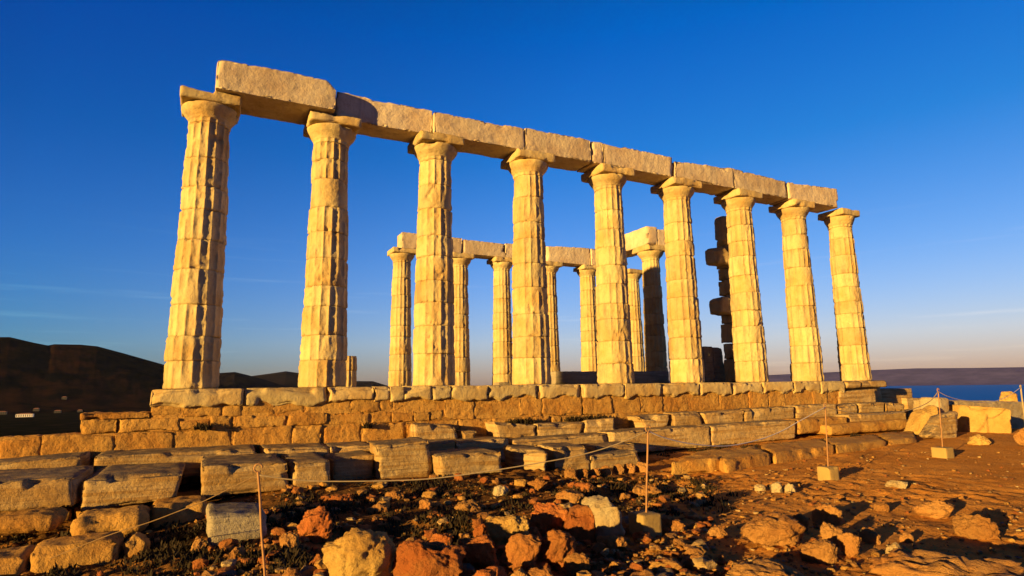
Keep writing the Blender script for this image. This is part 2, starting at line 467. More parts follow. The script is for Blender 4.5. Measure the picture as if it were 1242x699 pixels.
def tube(pts, rad, n=8, cap=True):
    pts = np.asarray(pts, float); V = []; F = []
    rad = np.broadcast_to(np.asarray(rad, float), (len(pts),))
    T = np.gradient(pts, axis=0); T /= np.linalg.norm(T, axis=1)[:, None]
    for p, t, r in zip(pts, T, rad):
        a = np.cross(t, [0.3, 0.1, 1.0] if abs(t[2]) < .9 else [1, 0, 0]); a /= np.linalg.norm(a); b = np.cross(t, a)
        for i in range(n):
            an = 2*math.pi*i/n; V.append(p+r*(a*math.cos(an)+b*math.sin(an)))
    for s in range(len(pts)-1):
        for i in range(n):
            j = (i+1) % n; F.append((s*n+i, s*n+j, (s+1)*n+j, (s+1)*n+i))
    if cap: F.append(tuple(range(n-1, -1, -1))); F.append(tuple((len(pts)-1)*n+i for i in range(n)))
    return V, F

# ------------------------------------------------------------------ columns
COLH = 5.95
def drum_mesh(z0, z1, r0, r1, seed, flut=0.036, erode=0.0, nA=192, dz=0.03, nfl=16, joint=1.0):
    rs = np.random.RandomState(seed)
    off = rs.uniform(0, 300, 3)
    nz = max(4, int(round((z1-z0)/dz)))
    zz = np.linspace(z0, z1, nz+1)
    A, Z = np.meshgrid(np.arange(nA)/nA*2*math.pi, zz)
    u = (A/(2*math.pi)*nfl) % 1.0
    Rr = r0+(r1-r0)*((Z-z0)/(z1-z0))
    P = np.stack([np.cos(A)*Rr, np.sin(A)*Rr, Z], -1).reshape(-1, 3)
    e = sstep(0.08, 0.60, fbm(P*np.array([2.2, 2.2, 1.3])+off, 3).reshape(A.shape)+erode)
    fl = flut*(1-np.abs(2*u-1)**2.3)
    e2 = sstep(0.18, 0.40, fbm(P*np.array([7, 7, 4.0])+off+40, 3).reshape(A.shape))*0.6
    er = np.maximum(e, e2)
    r = Rr-fl*(1-er)-flut*0.62*er
    r = r+(fbm(P*3+off, 3)*0.006+fbm(P*11+off, 3)*0.005+fbm(P*26+off, 2)*0.0028).reshape(A.shape)
    dist = np.minimum(Z-z0, z1-Z)
    g = np.exp(-(dist/0.012)**2)*0.011*joint*(0.35+0.65*sstep(-.2, .3, fbm(P*2+off+200, 2).reshape(A.shape)))
    ch = np.maximum(fbm(P*np.array([3.5, 3.5, 5.0])+off+70, 3).reshape(A.shape)-0.10, 0)*np.exp(-(dist/0.04)**2)*0.075
    # gouges
    go = np.maximum(fbm(P*2.6+off+130, 3).reshape(A.shape)-0.60, 0)*0.10
    r = r-g-ch-go
    V = np.stack([np.cos(A)*r, np.sin(A)*r, Z], -1).reshape(-1, 3)
    i = np.arange(nA); F = []
    for k in range(nz):
        a = k*nA+i; b = k*nA+(i+1) % nA
        F.append(np.stack([a, b, b+nA, a+nA], 1))
    F = np.concatenate(F).tolist()
    F.append(list(range(nA-1, -1, -1))); F.append(list(range(nz*nA, (nz+1)*nA)))
    return V, F
def echinus_mesh(z0, z1, rn, re, seed, nA=128):
    rs = np.random.RandomState(seed); off = rs.uniform(0, 300, 3)
    prof = [(0, rn), (.10, rn*1.0), (.22, rn*1.005), (.26, rn*1.035), (.30, rn*1.03), (.34, rn*1.06), (.45, rn+(re-rn)*.36), (.6, rn+(re-rn)*.66), (.75, rn+(re-rn)*.88), (.88, re), (.96, re*.995), (1, re*.965)]
    zs = np.linspace(0, 1, 26); rr = np.interp(zs, [a for a, b in prof], [b for a, b in prof])
    A, Z = np.meshgrid(np.arange(nA)/nA*2*math.pi, z0+zs*(z1-z0)); Rr = np.repeat(rr[:, None], nA, 1)
    P = np.stack([np.cos(A)*Rr, np.sin(A)*Rr, Z], -1).reshape(-1, 3)
    u = (A/(2*math.pi)*16) % 1.0
    fl = 0.025*(1-(2*u-1)**2)*(np.repeat(zs[:, None], nA, 1) < .23)
    ch = np.maximum(fbm(P*2.6+off, 3).reshape(A.shape)-.3, 0)*.14*sstep(.4, .95, np.repeat(zs[:, None], nA, 1))
    r = Rr-fl+(fbm(P*4+off, 4)*.009).reshape(A.shape)-ch
    V = np.stack([np.cos(A)*r, np.sin(A)*r, Z], -1).reshape(-1, 3)
    i = np.arange(nA); F = []
    for k in range(len(zs)-1):
        a = k*nA+i; b = k*nA+(i+1) % nA; F.append(np.stack([a, b, b+nA, a+nA], 1))
    F = np.concatenate(F).tolist()
    F.append(list(range(nA-1, -1, -1))); F.append(list(range((len(zs)-1)*nA, len(zs)*nA)))
    return V, F
def column(x, y, label, seed, group, h=COLH, r0=0.5, r1=0.395, nd_=9, mat='marble', erode=None, abw=0.555, name='doric_column', z0=0.0, plain=(), nA=192, dz=0.03):
    root = empty(name, (x, y, z0), label, 'column', group)
    rs = np.random.RandomState(seed)
    top = h-0.60
    cut = np.cumsum(rs.uniform(.75, 1.25, nd_)); cut = np.concatenate([[0], cut/cut[-1]])*top
    rot = rs.uniform(0, 0.05)
    for i in range(nd_):
        za, zb = cut[i], cut[i+1]
        ra = r0+(r1-r0)*(za/top)**1.08; rb = r0+(r1-r0)*(zb/top)**1.08
        er = rs.uniform(-.35, .25) if erode is None else erode+rs.uniform(-.2, .2)
        k = 1+rs.uniform(-.014, .014)
        if i in plain: er = 4.0
        V, F = drum_mesh(za, zb-0.002, ra*k, rb*k, seed*31+i, erode=er, nA=nA, dz=dz)
        V = V+np.array([rs.uniform(-.008, .008), rs.uniform(-.008, .008), 0])
        mesh_obj('drum', V-np.array([0, 0, za]), F, MAT[mat], root, (0, 0, za))
    V, F = echinus_mesh(top+.001, h-0.235, r1*1.0, abw*0.98, seed+500)
    cp = mesh_obj('capital', V-np.array([0, 0, top]), F, MAT[mat], root, (0, 0, top))
    a = abw
    V = np.array(box_corners(-a, a, -a, a, 0, .235))
    ab = block('abacus', V, MAT[mat], None, rnd=.03, rough=.7, chip=1.3, big=.16, loc=(0, 0, 0))
    ab.parent = cp; ab.location = (0, 0, h-.2345-top)
    return root

FRONT = 'columns of the front row'
base_px = [(232, 471), (391, 471), (526, 469.5), (645, 468.5), (747, 466.5), (834, 465), (912, 463), (980, 461.5), (1038, 460)]
front_lab = [
    'weathered fluted column at the left end of the front row, under the tall end beam',
    'front row column second from the left, with a smooth plain drum below its capital',
    'third front column from the left, broad worn drums, directly before the leftmost rear column pair',
    'fourth front column from the left, standing between the two rear beam spans',
    'middle column of the nine in the front row, darker fluted shadow edge',
    'front row column immediately left of the dark broken pier',
    'front row column hiding the right half of the dark pier with projecting stones',
    'front row column next to the last, under the gap before the end beam',
    'rightmost front row column at the far corner, its beam ending above it']
fx = [at_y(a, b, 0)[0] for a, b in base_px]
for i, x in enumerate(fx):
    column(x, 0.0, front_lab[i], 11+i*7, FRONT, nd_=[9, 10, 9, 9, 10, 9, 10, 9, 10][i], erode=[-.1, .0, .12, .05, .05, .1, .12, .15, .15][i], abw=[.56, .56, .555, .55, .55, .55, .545, .54, .50][i], plain=(7,) if i == 1 else ())

NY = 12.1
north_px = [485, 557, 610, 668, 717, 772]
north_lab = ['slender lit column at the left end of the rear row, under a cut beam end',
             'rear column half hidden directly right of the third front column',
             'rear column standing in the open gap left of the fourth front column',
             'rear column showing only a strip right of the fourth front column',
             'rear column mostly hidden behind the middle front column, on its left edge',
             'rear column without a beam, its dark capital beside the shaded inner column']
nx_ = [at_y(a, 467, NY)[0] for a in north_px]
for i, x in enumerate(nx_):
    column(x, NY, north_lab[i], 211+i*9, 'columns of the rear row', h=6.0, nd_=8, erode=-.15, nA=112, dz=.05)
PX, PY = at_y(797, 466, 6.2)[0], 6.2
column(PX, PY, 'dark shaded inner column carrying the short raised beam', 77, None, h=5.68, nd_=9, erode=-.1, r0=.46, r1=.37, nA=112, dz=.05)
# stump of a broken rear column
sx = at_y(420, 468, NY)[0]
st = empty('column_stump', (sx, NY, 0), 'short broken column stump seen right of the second front column', 'column')
for a, b, s in ((0, .7, 1), (.7, 1.3, 2)):
    V, F = drum_mesh(a, b, .42, .40, 900+s, nA=112, dz=.05); mesh_obj('drum', V-np.array([0, 0, a]), F, MAT['marble'], st, (0, 0, a))

# ------------------------------------------------------------------ architrave blocks
ZB = COLH
def beam(px0, py0, px1, py1, x0, x1, yf, yb, label, zb=ZB, mat='beam', group='beams over the front row', **k):
    k.setdefault('chip', 1.2)
    z0 = at_y(px0, py0, yf)[2]; z1 = at_y(px1, py1, yf)[2]
    C = [(x0, yf, z0), (x1, yf, z1), (x1, yf, zb), (x0, yf, zb), (x0, yb, z0), (x1, yb, z1), (x1, yb, zb), (x0, yb, zb)]
    o = block('architrave_beam', C, MAT[mat], None, cell=.04, rnd=.007, **k)
    return tag(o, label, 'stone beam', group)
def bx(px, py, y): return at_y(px, py, y)[0]
c = fx
beam(264, 71, 385, 93, bx(262, 90, -.68), bx(407.5, 122, -.68), -.68, .42, 'tall end beam at the upper left, smooth fronted with a chipped top edge', big=.03, planes=[(at_y(407, 109, -.68), (.5, 0, .5))])
beam(411, 111, 520, 133, bx(408.3, 125, -.30), bx(526, 148, -.40), -.30, .42, 'beam right of the tall end beam, its left third in shadow', big=.07)
beam(531, 136, 636, 156, bx(527, 150, -.42), bx(636.5, 170, -.42), -.42, .42, 'rough pitted beam spanning the third and fourth front columns', rough=1.5, big=.06)
beam(638.5, 155, 714, 169, bx(637.8, 170, -.42), bx(717, 185, -.42), -.42, .42, 'beam right of the fourth front column, with a notched lower edge', big=.07)
beam(718, 171, 733, 172.5, bx(718, 185, -.40)+.01, bx(732, 190, -.40), -.40, .42, 'short wedge of beam between two cracks above the middle front column', big=.06, chip=1.6)
beam(734, 173, 816, 191, bx(733, 190, -.42), bx(817, 205, -.42), -.42, .42, 'beam between the middle front column and the sixth, lightly cracked', big=.06)
beam(823, 196, 890, 204, bx(819.5, 210, -.42), bx(890, 222, -.42), -.42, .42, 'low rounded beam right of the dark notch in the beam line', big=.10)
beam(890.5, 204.5, 947, 219, bx(890.5, 222, -.41), bx(955, 238, -.41), -.41, .42, 'beam sloping down to the last gap in the beam line', big=.09, chip=1.5)
beam(957, 221, 1015, 229, bx(957.5, 235, -.42), bx(1017, 245, -.42), -.42, .42, 'last beam at the right end, cut by upright chisel grooves', big=.04)

NF = NY-.42
NB = 'beams over the rear row'
beam(485, 281, 551, 288, nx_[0]-.12, nx_[1]-.02, NF, NY+.4, 'left end beam of the rear row, square cut left end', zb=6.0, group=NB)
beam(551, 289, 612, 296, nx_[1]+.02, bx(612.5, 300, NF), NF, NY+.4, 'rear row beam seen between the third and fourth front columns', zb=6.0, group=NB, big=.06)
beam(613.5, 295, 640, 297, bx(613.5, 300, NF), bx(636, 300, NF), NF, NY+.4, 'short piece of rear beam against the left side of the fourth front column', zb=6.0, group=NB)
beam(663, 298, 715.6, 301, bx(664, 300, NF), bx(715.6, 305, NF), NF, NY+.4, 'rear row beam right of the fourth front column, with a lit left end', zb=6.0, group=NB)
beam(716.5, 301, 740, 303, bx(716.5, 305, NF), nx_[4]+.85, NF-.08, NY+.4, 'pale block ending the rear beam line behind the middle front column', zb=6.0, group=NB)
# short beam from the inner column back to the inner pier
tag(block('architrave_beam', box_corners(PX-.50, PX+.03, PY-.48, PY+2.9, 5.682, 6.46), MAT['beam'], None, cell=.06, big=.1),
    'raised beam above the shaded inner column, brightly lit left side', 'stone beam')
tag(block('architrave_beam', box_corners(PX+.05, PX+.50, PY-.46, PY+2.9, 5.682, 6.40), MAT['beam'], None, cell=.06, big=.1),
    'narrow twin beam on the right of the raised beam above the shaded inner column', 'stone beam')
AX, AY = PX+.02, PY+2.45
pr = empty('wall_pier', (AX, AY, 0), 'lit square pier under the rear end of the raised short beam', 'pier')
zc = 0
for k, hh in enumerate((.9, .75, .8, .7, .75, .7, .75, .32)):
    wv = .36+.03*(k == 7)+.004*(k % 3)
    block('pier_block', np.array(box_corners(AX-wv, AX+wv, AY-wv, AY+wv, zc, zc+hh-.004)), MAT['marble'], pr, cell=.08)
    zc += hh
# dark broken pier with projecting bond stones
QY = 2.2
QX = at_y(882, 390, QY)[0]+.27
QK = at_y(884, 262, QY)[2]/6.56
qp = empty('broken_pier', (QX, QY, 0), 'tall dark broken pier with projecting stones behind the seventh front column', 'pier')
zq = [QK*v for v in (0, .9, 1.5, 2.25, 2.72, 3.35, 3.95, 4.42, 5.0, 5.6, 6.15)]
for k in range(10):
    wv = .22+random.uniform(-.05, .05)
    block('pier_block', np.array(box_corners(QX-wv, QX+.36, QY-.38, QY+.38, zq[k], zq[k+1]-.004)), MAT['marble'], qp, cell=.06, big=.35, chip=2, rough=1.6)
for zz0, zz1, ex in ((at_y(867, 382, QY)[2], at_y(867, 361, QY)[2], QX-at_y(868.5, 370, QY-.1)[0]), (at_y(863, 321, QY)[2], at_y(863, 301, QY)[2], QX-at_y(864, 310, QY-.1)[0])):
    block('bond_stone', np.array(box_corners(QX-ex, QX-.12, QY-.33, QY+.30, zz0, zz1)), MAT['marble'], qp, cell=.05, rnd=.09, big=.2, cuts=2)
block('bond_stone', np.array(box_corners(at_y(874, 280, QY-.1)[0], QX+.3, QY-.28, QY+.28, QK*5.3, QK*6.5)), MAT['marble'], qp, cell=.06, rnd=.2, big=.3, cuts=3)
wx0 = at_y(855, 440, 2.7)[0]
tag(block('wall_block', box_corners(wx0, wx0+.42, 2.7, 3.5, 0, 1.28), MAT['grey'], None, cell=.06, big=.1), 'dark upright wall slab standing left of the broken pier', 'stone block')
tag(block('wall_block', box_corners(wx0+.46, wx0+1.0, 2.75, 3.4, 0, 1.25), MAT['grey'], None, cell=.06, big=.25, cuts=2), 'dark broken slab between the upright wall slab and the broken pier', 'stone block')
cx0, cx1 = at_y(674, 455, 4.5)[0], at_y(812, 455, 4.5)[0]
tag(block('cella_wall', box_corners(cx0, cx1, 4.5, 5.2, 0, .46), MAT['grey'], None, cell=.09), 'low dark inner wall seen at floor level between the front columns', 'wall')
bx0 = at_y(605, 468, 4.5)[0]
tag(block('floor_block', box_corners(bx0, bx0+.38, 4.5, 4.9, 0, .10), MAT['grey'], None), 'tiny flat dark stone on the floor left of the fourth front column', 'stone block')

# ------------------------------------------------------------------ platform and foundation wall
XR = at_y(1016, 470, -.6)[0]
plat = empty('temple_platform', (10, 6, -1.7), 'stone temple platform carrying all the columns', 'platform')
def add_part(name, C, mat, parent, **k): return block(name, np.array(C, float), mat, parent, **k)
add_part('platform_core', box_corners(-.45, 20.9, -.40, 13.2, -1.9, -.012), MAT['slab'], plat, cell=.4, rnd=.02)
slx = [-.62]
sw = [1.55, 1.55, .95, .35, .3, .62, .45, .9, 1.3, 1.25, 1.3, 1.2, 1.35, 1.25, 1.2, 1.3, 1.25, 1.2, .85]
for s in sw:
    slx.append(slx[-1]+s)
for i in range(len(sw)):
    if slx[i] > 18.5: break
    zt = random.uniform(-.012, .0)
    add_part('stylobate_slab', box_corners(slx[i]+.006, slx[i+1]-.006, -.66+random.uniform(-.02, .02), -.2, -.36, zt), MAT['marble'], plat,
             wavy=.10, rnd=.016, chip=2.2, rough=.9, cell=.035)
xe = slx[i]
add_part('stylobate_slab', box_corners(xe+.01, 19.45, -.68, -.2, -.24, -.005), MAT['slab'], plat, rnd=.07, chip=1.5, cell=.04)
add_part('stylobate_slab', box_corners(19.47, 20.85, -.62, .6, -.22, -.005), MAT['slab'], plat, rnd=.05, cell=.05)

fw = empty('foundation_wall', (8, -.55, -1.7), 'rough orange foundation wall of porous stone below the column row', 'wall')
def course(x0, x1, z0, z1, yf, wmin, wmax, mat='poros', **k):
    x = x0
    while x < x1-.1:
        x2 = min(x+random.uniform(wmin, wmax), x1)
        if x1-x2 < .25: x2 = x1
        yy = yf+random.uniform(-.015, .015)
        za, zb = z0+random.uniform(-.006, .006), z1+random.uniform(-.006, .006)
        add_part('foundation_stone', box_corners(x+.003, x2-.003, yy, yy+.35, za, zb), MAT[mat], fw, rnd=.012, rough=2.0, chip=1.3, cell=.03, **k)
        x = x2
course(-.60, 5.0, -.52, -.14, -.585, .25, .7)
course(-1.62, 5.0, -.752, -.522, -.60, .35, 1.0)
course(5.0, 18.6, -.752, -.14, -.59, .55, 1.25)
course(-4.6, 8.0, -1.16, -.755, -.62, .5, 1.05)
course(8.0, 19.6, -1.10, -.755, -.60, .6, 1.2)
course(-1.64, -.60, -.51, -.40, -.60, .8, 1.1)
course(-4.6, 20.0, -1.75, -1.17, -.55, .8, 1.4)
add_part('mortar_core', box_corners(-.58, 18.58, -.572, -.45, -.752, -.16), MAT['poros'], fw, cell=.12, rnd=.005, chip=0, rough=.5)
add_part('mortar_core', box_corners(-4.5, 19.5, -.59, -.46, -1.16, -.757), MAT['poros'], fw, cell=.12, rnd=.005, chip=0, rough=.5)

# ------------------------------------------------------------------ step blocks (rows in front)
def sb(name, quad, y, depth, label, mat='slab', drop=.0, group=None, cat='stone block', **k):
    o = face_block(name, quad, y, depth, MAT[mat], drop=drop, **k)
    return tag(o, label, cat, group)
GA = 'thin step slabs along the foot of the wall'
for q, lab in [
    ([(-70, 567), (98, 553.5), (98, 563), (-70, 577)], 'thin step slab at the left picture edge below the end of the orange wall'),
    ([(114, 553.5), (313, 544), (313, 554), (114, 562)], 'long thin step slab under the two leftmost columns'),
    ([(320.5, 544), (400, 542), (400, 555), (320.5, 557)], 'thin step slab with a notch at its left end, under the second column'),
    ([(400.5, 542), (455, 540), (455, 551), (400.5, 555)], 'pale thin step slab left of the biggest step block'),
    ([(456, 539), (552.5, 534.5), (552.5, 545), (456, 547)], 'thin step slab behind the biggest step block'),
    ([(553.5, 535.5), (619, 532), (619, 542), (553.5, 544)], 'thin step slab ending in a dark notch, under the fourth column'),
    ([(623, 534), (740, 526), (740, 537), (623, 543.5)], 'long thin step slab above the bright rotated block'),
    ([(740.5, 524.5), (862, 516.5), (862, 527.5), (740.5, 536)], 'long thin step slab behind the hooked rope post'),
    ([(862.5, 516.3), (966, 509.6), (966, 518.5), (862.5, 527)], 'long thin step slab running right to the far rope end')]:
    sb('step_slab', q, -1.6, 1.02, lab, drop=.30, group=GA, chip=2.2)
GP = 'loose blocks on the upper step'
for q, lab, k in [
    ([(499, 514), (552, 516), (557, 533), (499, 530)], 'block with a bright left end on the upper step under the third column', dict(skew=.1)),
    ([(560, 523), (579, 522), (579, 532), (560, 533)], 'small block on the upper step beside the dark gap', {}),
    ([(600, 512), (651, 515), (651, 530), (605, 531)], 'block with a bright broken left end right of the dark gap', dict(skew=-.06)),
    ([(652, 514), (708, 512), (708, 526), (652, 530)], 'cracked block on the upper step under the fourth and fifth columns', {}),
    ([(709, 510), (747, 507), (747, 520), (709, 525)], 'block left of the square dark hole on the upper step', {}),
    ([(776, 505), (815, 502), (811, 516), (784.6, 520)], 'wedge shaped block right of the square dark hole, above the hooked post', dict(skew=-.1)),
    ([(816, 501), (850.5, 499), (855, 514), (816, 518)], 'flat cracked block right of the wedge block on the upper step', {}),
    ([(853.5, 501), (903, 497), (902, 511), (858.5, 515)], 'smooth squared block with a bright left end under the dark broken pier', {}),
    ([(904, 496.5), (964, 493), (964, 508), (904, 512)], 'long squared block under the seventh front column', {}),
    ([(966, 492), (1016.3, 490), (1016.3, 505), (967, 508)], 'squared block left of the black joint in the upper step', {}),
    ([(1018, 492), (1042.2, 489), (1042.2, 502), (1018.5, 504)], 'squared block right of the black joint in the upper step', {}),
    ([(1043, 489), (1074, 488), (1072.5, 501), (1044, 502)], 'worn squared block below the rightmost column', {}),
    ([(1075, 488), (1097.7, 490), (1097.7, 498), (1075, 500)], 'last tapering block of the upper step at the right', {})]:
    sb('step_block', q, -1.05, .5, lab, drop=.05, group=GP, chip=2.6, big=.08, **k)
# right corner
sb('corner_block', [(1017.5, 475), (1061.5, 472), (1063, 487), (1017.5, 489)], -.62, .9, 'squared block with a bright left half under the rightmost column', drop=.05)
sb('corner_block', [(1067, 472), (1106, 471), (1108, 484), (1069, 487)], .4, .9, 'tall pale corner block beyond the rightmost column, against the sea', drop=.8)
sb('corner_block', [(1100, 483), (1125, 483), (1125, 496), (1100, 497)], .2, .9, 'lower pale block at the right end beside the sea', drop=.8)
sb('ledge_block', [(968, 509.5), (1028, 505.5), (1029.5, 517), (969, 522.6)], -1.6, .6, 'rough ledge block right of the long thin step slabs', 'poros', drop=.1, rnd=.05, chip=2)
sb('ledge_block', [(1006, 516), (1108, 508.5), (1108, 517), (1007, 524)], -1.9, .9, 'long rough orange ledge with shadow under its front edge', 'poros', drop=.1, rnd=.06, chip=2, big=.08)
sb('ledge_block', [(1030, 503), (1100, 499), (1100, 509), (1030, 515)], -1.5, .5, 'worn ledge block below the tapering end block', drop=.1, rnd=.06, chip=2)

GB = 'big step blocks of the lower step'
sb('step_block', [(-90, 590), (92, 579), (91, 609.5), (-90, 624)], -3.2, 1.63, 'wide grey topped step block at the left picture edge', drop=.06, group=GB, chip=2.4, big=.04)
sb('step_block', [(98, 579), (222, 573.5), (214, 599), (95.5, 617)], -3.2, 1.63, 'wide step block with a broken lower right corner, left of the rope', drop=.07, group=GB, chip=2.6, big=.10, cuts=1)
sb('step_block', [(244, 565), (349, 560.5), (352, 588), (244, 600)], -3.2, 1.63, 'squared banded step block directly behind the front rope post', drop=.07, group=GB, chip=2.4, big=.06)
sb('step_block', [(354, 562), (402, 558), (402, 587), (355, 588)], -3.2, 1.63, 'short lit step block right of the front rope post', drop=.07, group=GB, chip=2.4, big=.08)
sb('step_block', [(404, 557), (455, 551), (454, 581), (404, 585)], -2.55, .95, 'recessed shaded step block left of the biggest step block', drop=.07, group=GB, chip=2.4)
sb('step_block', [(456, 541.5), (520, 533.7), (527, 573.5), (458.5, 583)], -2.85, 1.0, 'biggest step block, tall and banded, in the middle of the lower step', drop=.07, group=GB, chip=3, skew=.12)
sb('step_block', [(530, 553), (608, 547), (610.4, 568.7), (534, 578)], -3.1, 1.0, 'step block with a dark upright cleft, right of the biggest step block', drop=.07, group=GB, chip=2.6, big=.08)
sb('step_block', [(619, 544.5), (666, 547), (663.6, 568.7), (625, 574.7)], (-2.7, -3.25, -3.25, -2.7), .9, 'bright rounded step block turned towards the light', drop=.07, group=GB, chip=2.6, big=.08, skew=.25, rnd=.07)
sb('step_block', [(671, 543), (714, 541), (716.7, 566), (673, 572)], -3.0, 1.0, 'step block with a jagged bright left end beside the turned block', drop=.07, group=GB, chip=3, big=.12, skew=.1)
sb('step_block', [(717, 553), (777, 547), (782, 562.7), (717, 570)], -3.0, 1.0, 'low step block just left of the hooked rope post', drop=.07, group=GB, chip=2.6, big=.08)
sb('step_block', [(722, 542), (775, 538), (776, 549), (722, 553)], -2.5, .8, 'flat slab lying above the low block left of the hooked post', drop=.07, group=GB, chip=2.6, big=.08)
for xa in np.arange(-4.0, 8.6, .9):
    add_part('foundation_stone', box_corners(xa, xa+.885, -2.72+random.uniform(-.05, .05), -1.75, -2.0, -1.66), MAT['poros'], fw, cell=.06, rough=1.6, chip=1.5)
# lower left rough blocks
sb('foundation_block', [(-60, 633), (72, 624), (70, 640), (-60, 645)], -3.9, .6, 'rough rounded orange block at the left edge above a dark hollow', 'poros', drop=.05, rnd=.09, rough=2, chip=2, big=.3)
sb('foundation_block', [(82, 630), (179, 620), (179, 641), (88, 659)], -4.2, .7, 'long rough orange block with a rounded left end', 'poros', drop=.06, rnd=.12, rough=2, chip=2, big=.25)
sb('foundation_block', [(182, 615), (251, 609), (248, 640), (182, 648)], -3.9, .7, 'rough orange block touching the grey block on its right', 'poros', drop=.08, rnd=.05, rough=2, chip=2)
sb('fallen_block', [(251, 624), (323, 622), (325, 648), (252, 661)], -5.5, .9, 'squared grey streaked marble block just left of the front rope post', 'grey', drop=.06, rnd=.05, chip=1.5, big=.12)
sb('foundation_block', [(34, 668), (144, 655), (144, 679), (36, 703)], -5.0, .6, 'rough squared orange block near the lower left corner', 'poros', drop=.12, rnd=.05, rough=2, chip=2)
sb('foundation_block', [(151, 654), (179.5, 653), (179.5, 668), (152, 672)], -4.95, .5, 'small rough orange block between two longer orange blocks at lower left', 'poros', drop=.08, rnd=.05, rough=2, chip=2)
sb('foundation_block', [(-50, 684), (30, 675), (30, 702), (-50, 712)], -5.0, .6, 'rough orange block cut by the lower left picture corner', 'poros', drop=.1, rnd=.05, rough=2, chip=2)
# row of small stones under the thin slab and under the low blocks
def small_row(pts, label, group, mat='rock_pale', wpx=12, hpx=9):
    for i, (a, b) in enumerate(pts):
        p = ground_hit(a, b)
        rock('small_stone', (a-wpx/2*random.uniform(.85, 1.15), b-hpx*random.uniform(.85, 1.2), a+wpx/2, b), MAT[mat], label, 'stone', group=group, cuts=7)
small_row([(798+i*14.5, 536.5-i*1.45) for i in range(8)], 'small pale stone in the line of little stones below the far thin step slab', 'little stones below the far thin step slab', wpx=14, hpx=10)
small_row([(692+i*14.5, 581-i*1.3) for i in range(7)], 'small rough stone in the line at the foot of the low blocks', 'little stones at the foot of the low blocks', 'rock_orange', wpx=14, hpx=11)
# flat kerb slabs lying on the ground at the right
GE = 'flat slabs lying along the path edge'
def flat_slab(top, label, zt=-1.45, mat='poros', **k):
    T = [at_z(a, b, zt) for a, b in top]          # back left, back right, front right, front left
    dn = np.array([0, 0, .30])
    C = [T[3], T[2], T[2]-dn, T[3]-dn, T[0], T[1], T[1]-dn, T[0]-dn]
    return tag(block('kerb_slab', C, MAT[mat], None, rnd=.06, rough=1.6, chip=2, big=.3, cell=.05), label, 'stone slab', GE)
flat_slab([(812, 560), (843, 548), (905, 541), (872, 556)], 'nearest flat slab of the kerb, right of the hooked rope post')
flat_slab([(846, 548), (917, 540), (935, 550), (880, 558)], 'second flat slab of the kerb, ending in a dark cleft')
flat_slab([(919, 539.5), (995, 532), (1012, 541), (938, 550)], 'flat slab of the kerb left of the middle post with a concrete foot')
flat_slab([(997, 531.5), (1062, 526.5), (1075, 534), (1014, 541)], 'flat slab of the kerb right of the middle post with a concrete foot')
flat_slab([(1064, 526), (1108, 522), (1112, 531), (1077, 534)], 'last flat slab of the kerb beside the pale boulders')

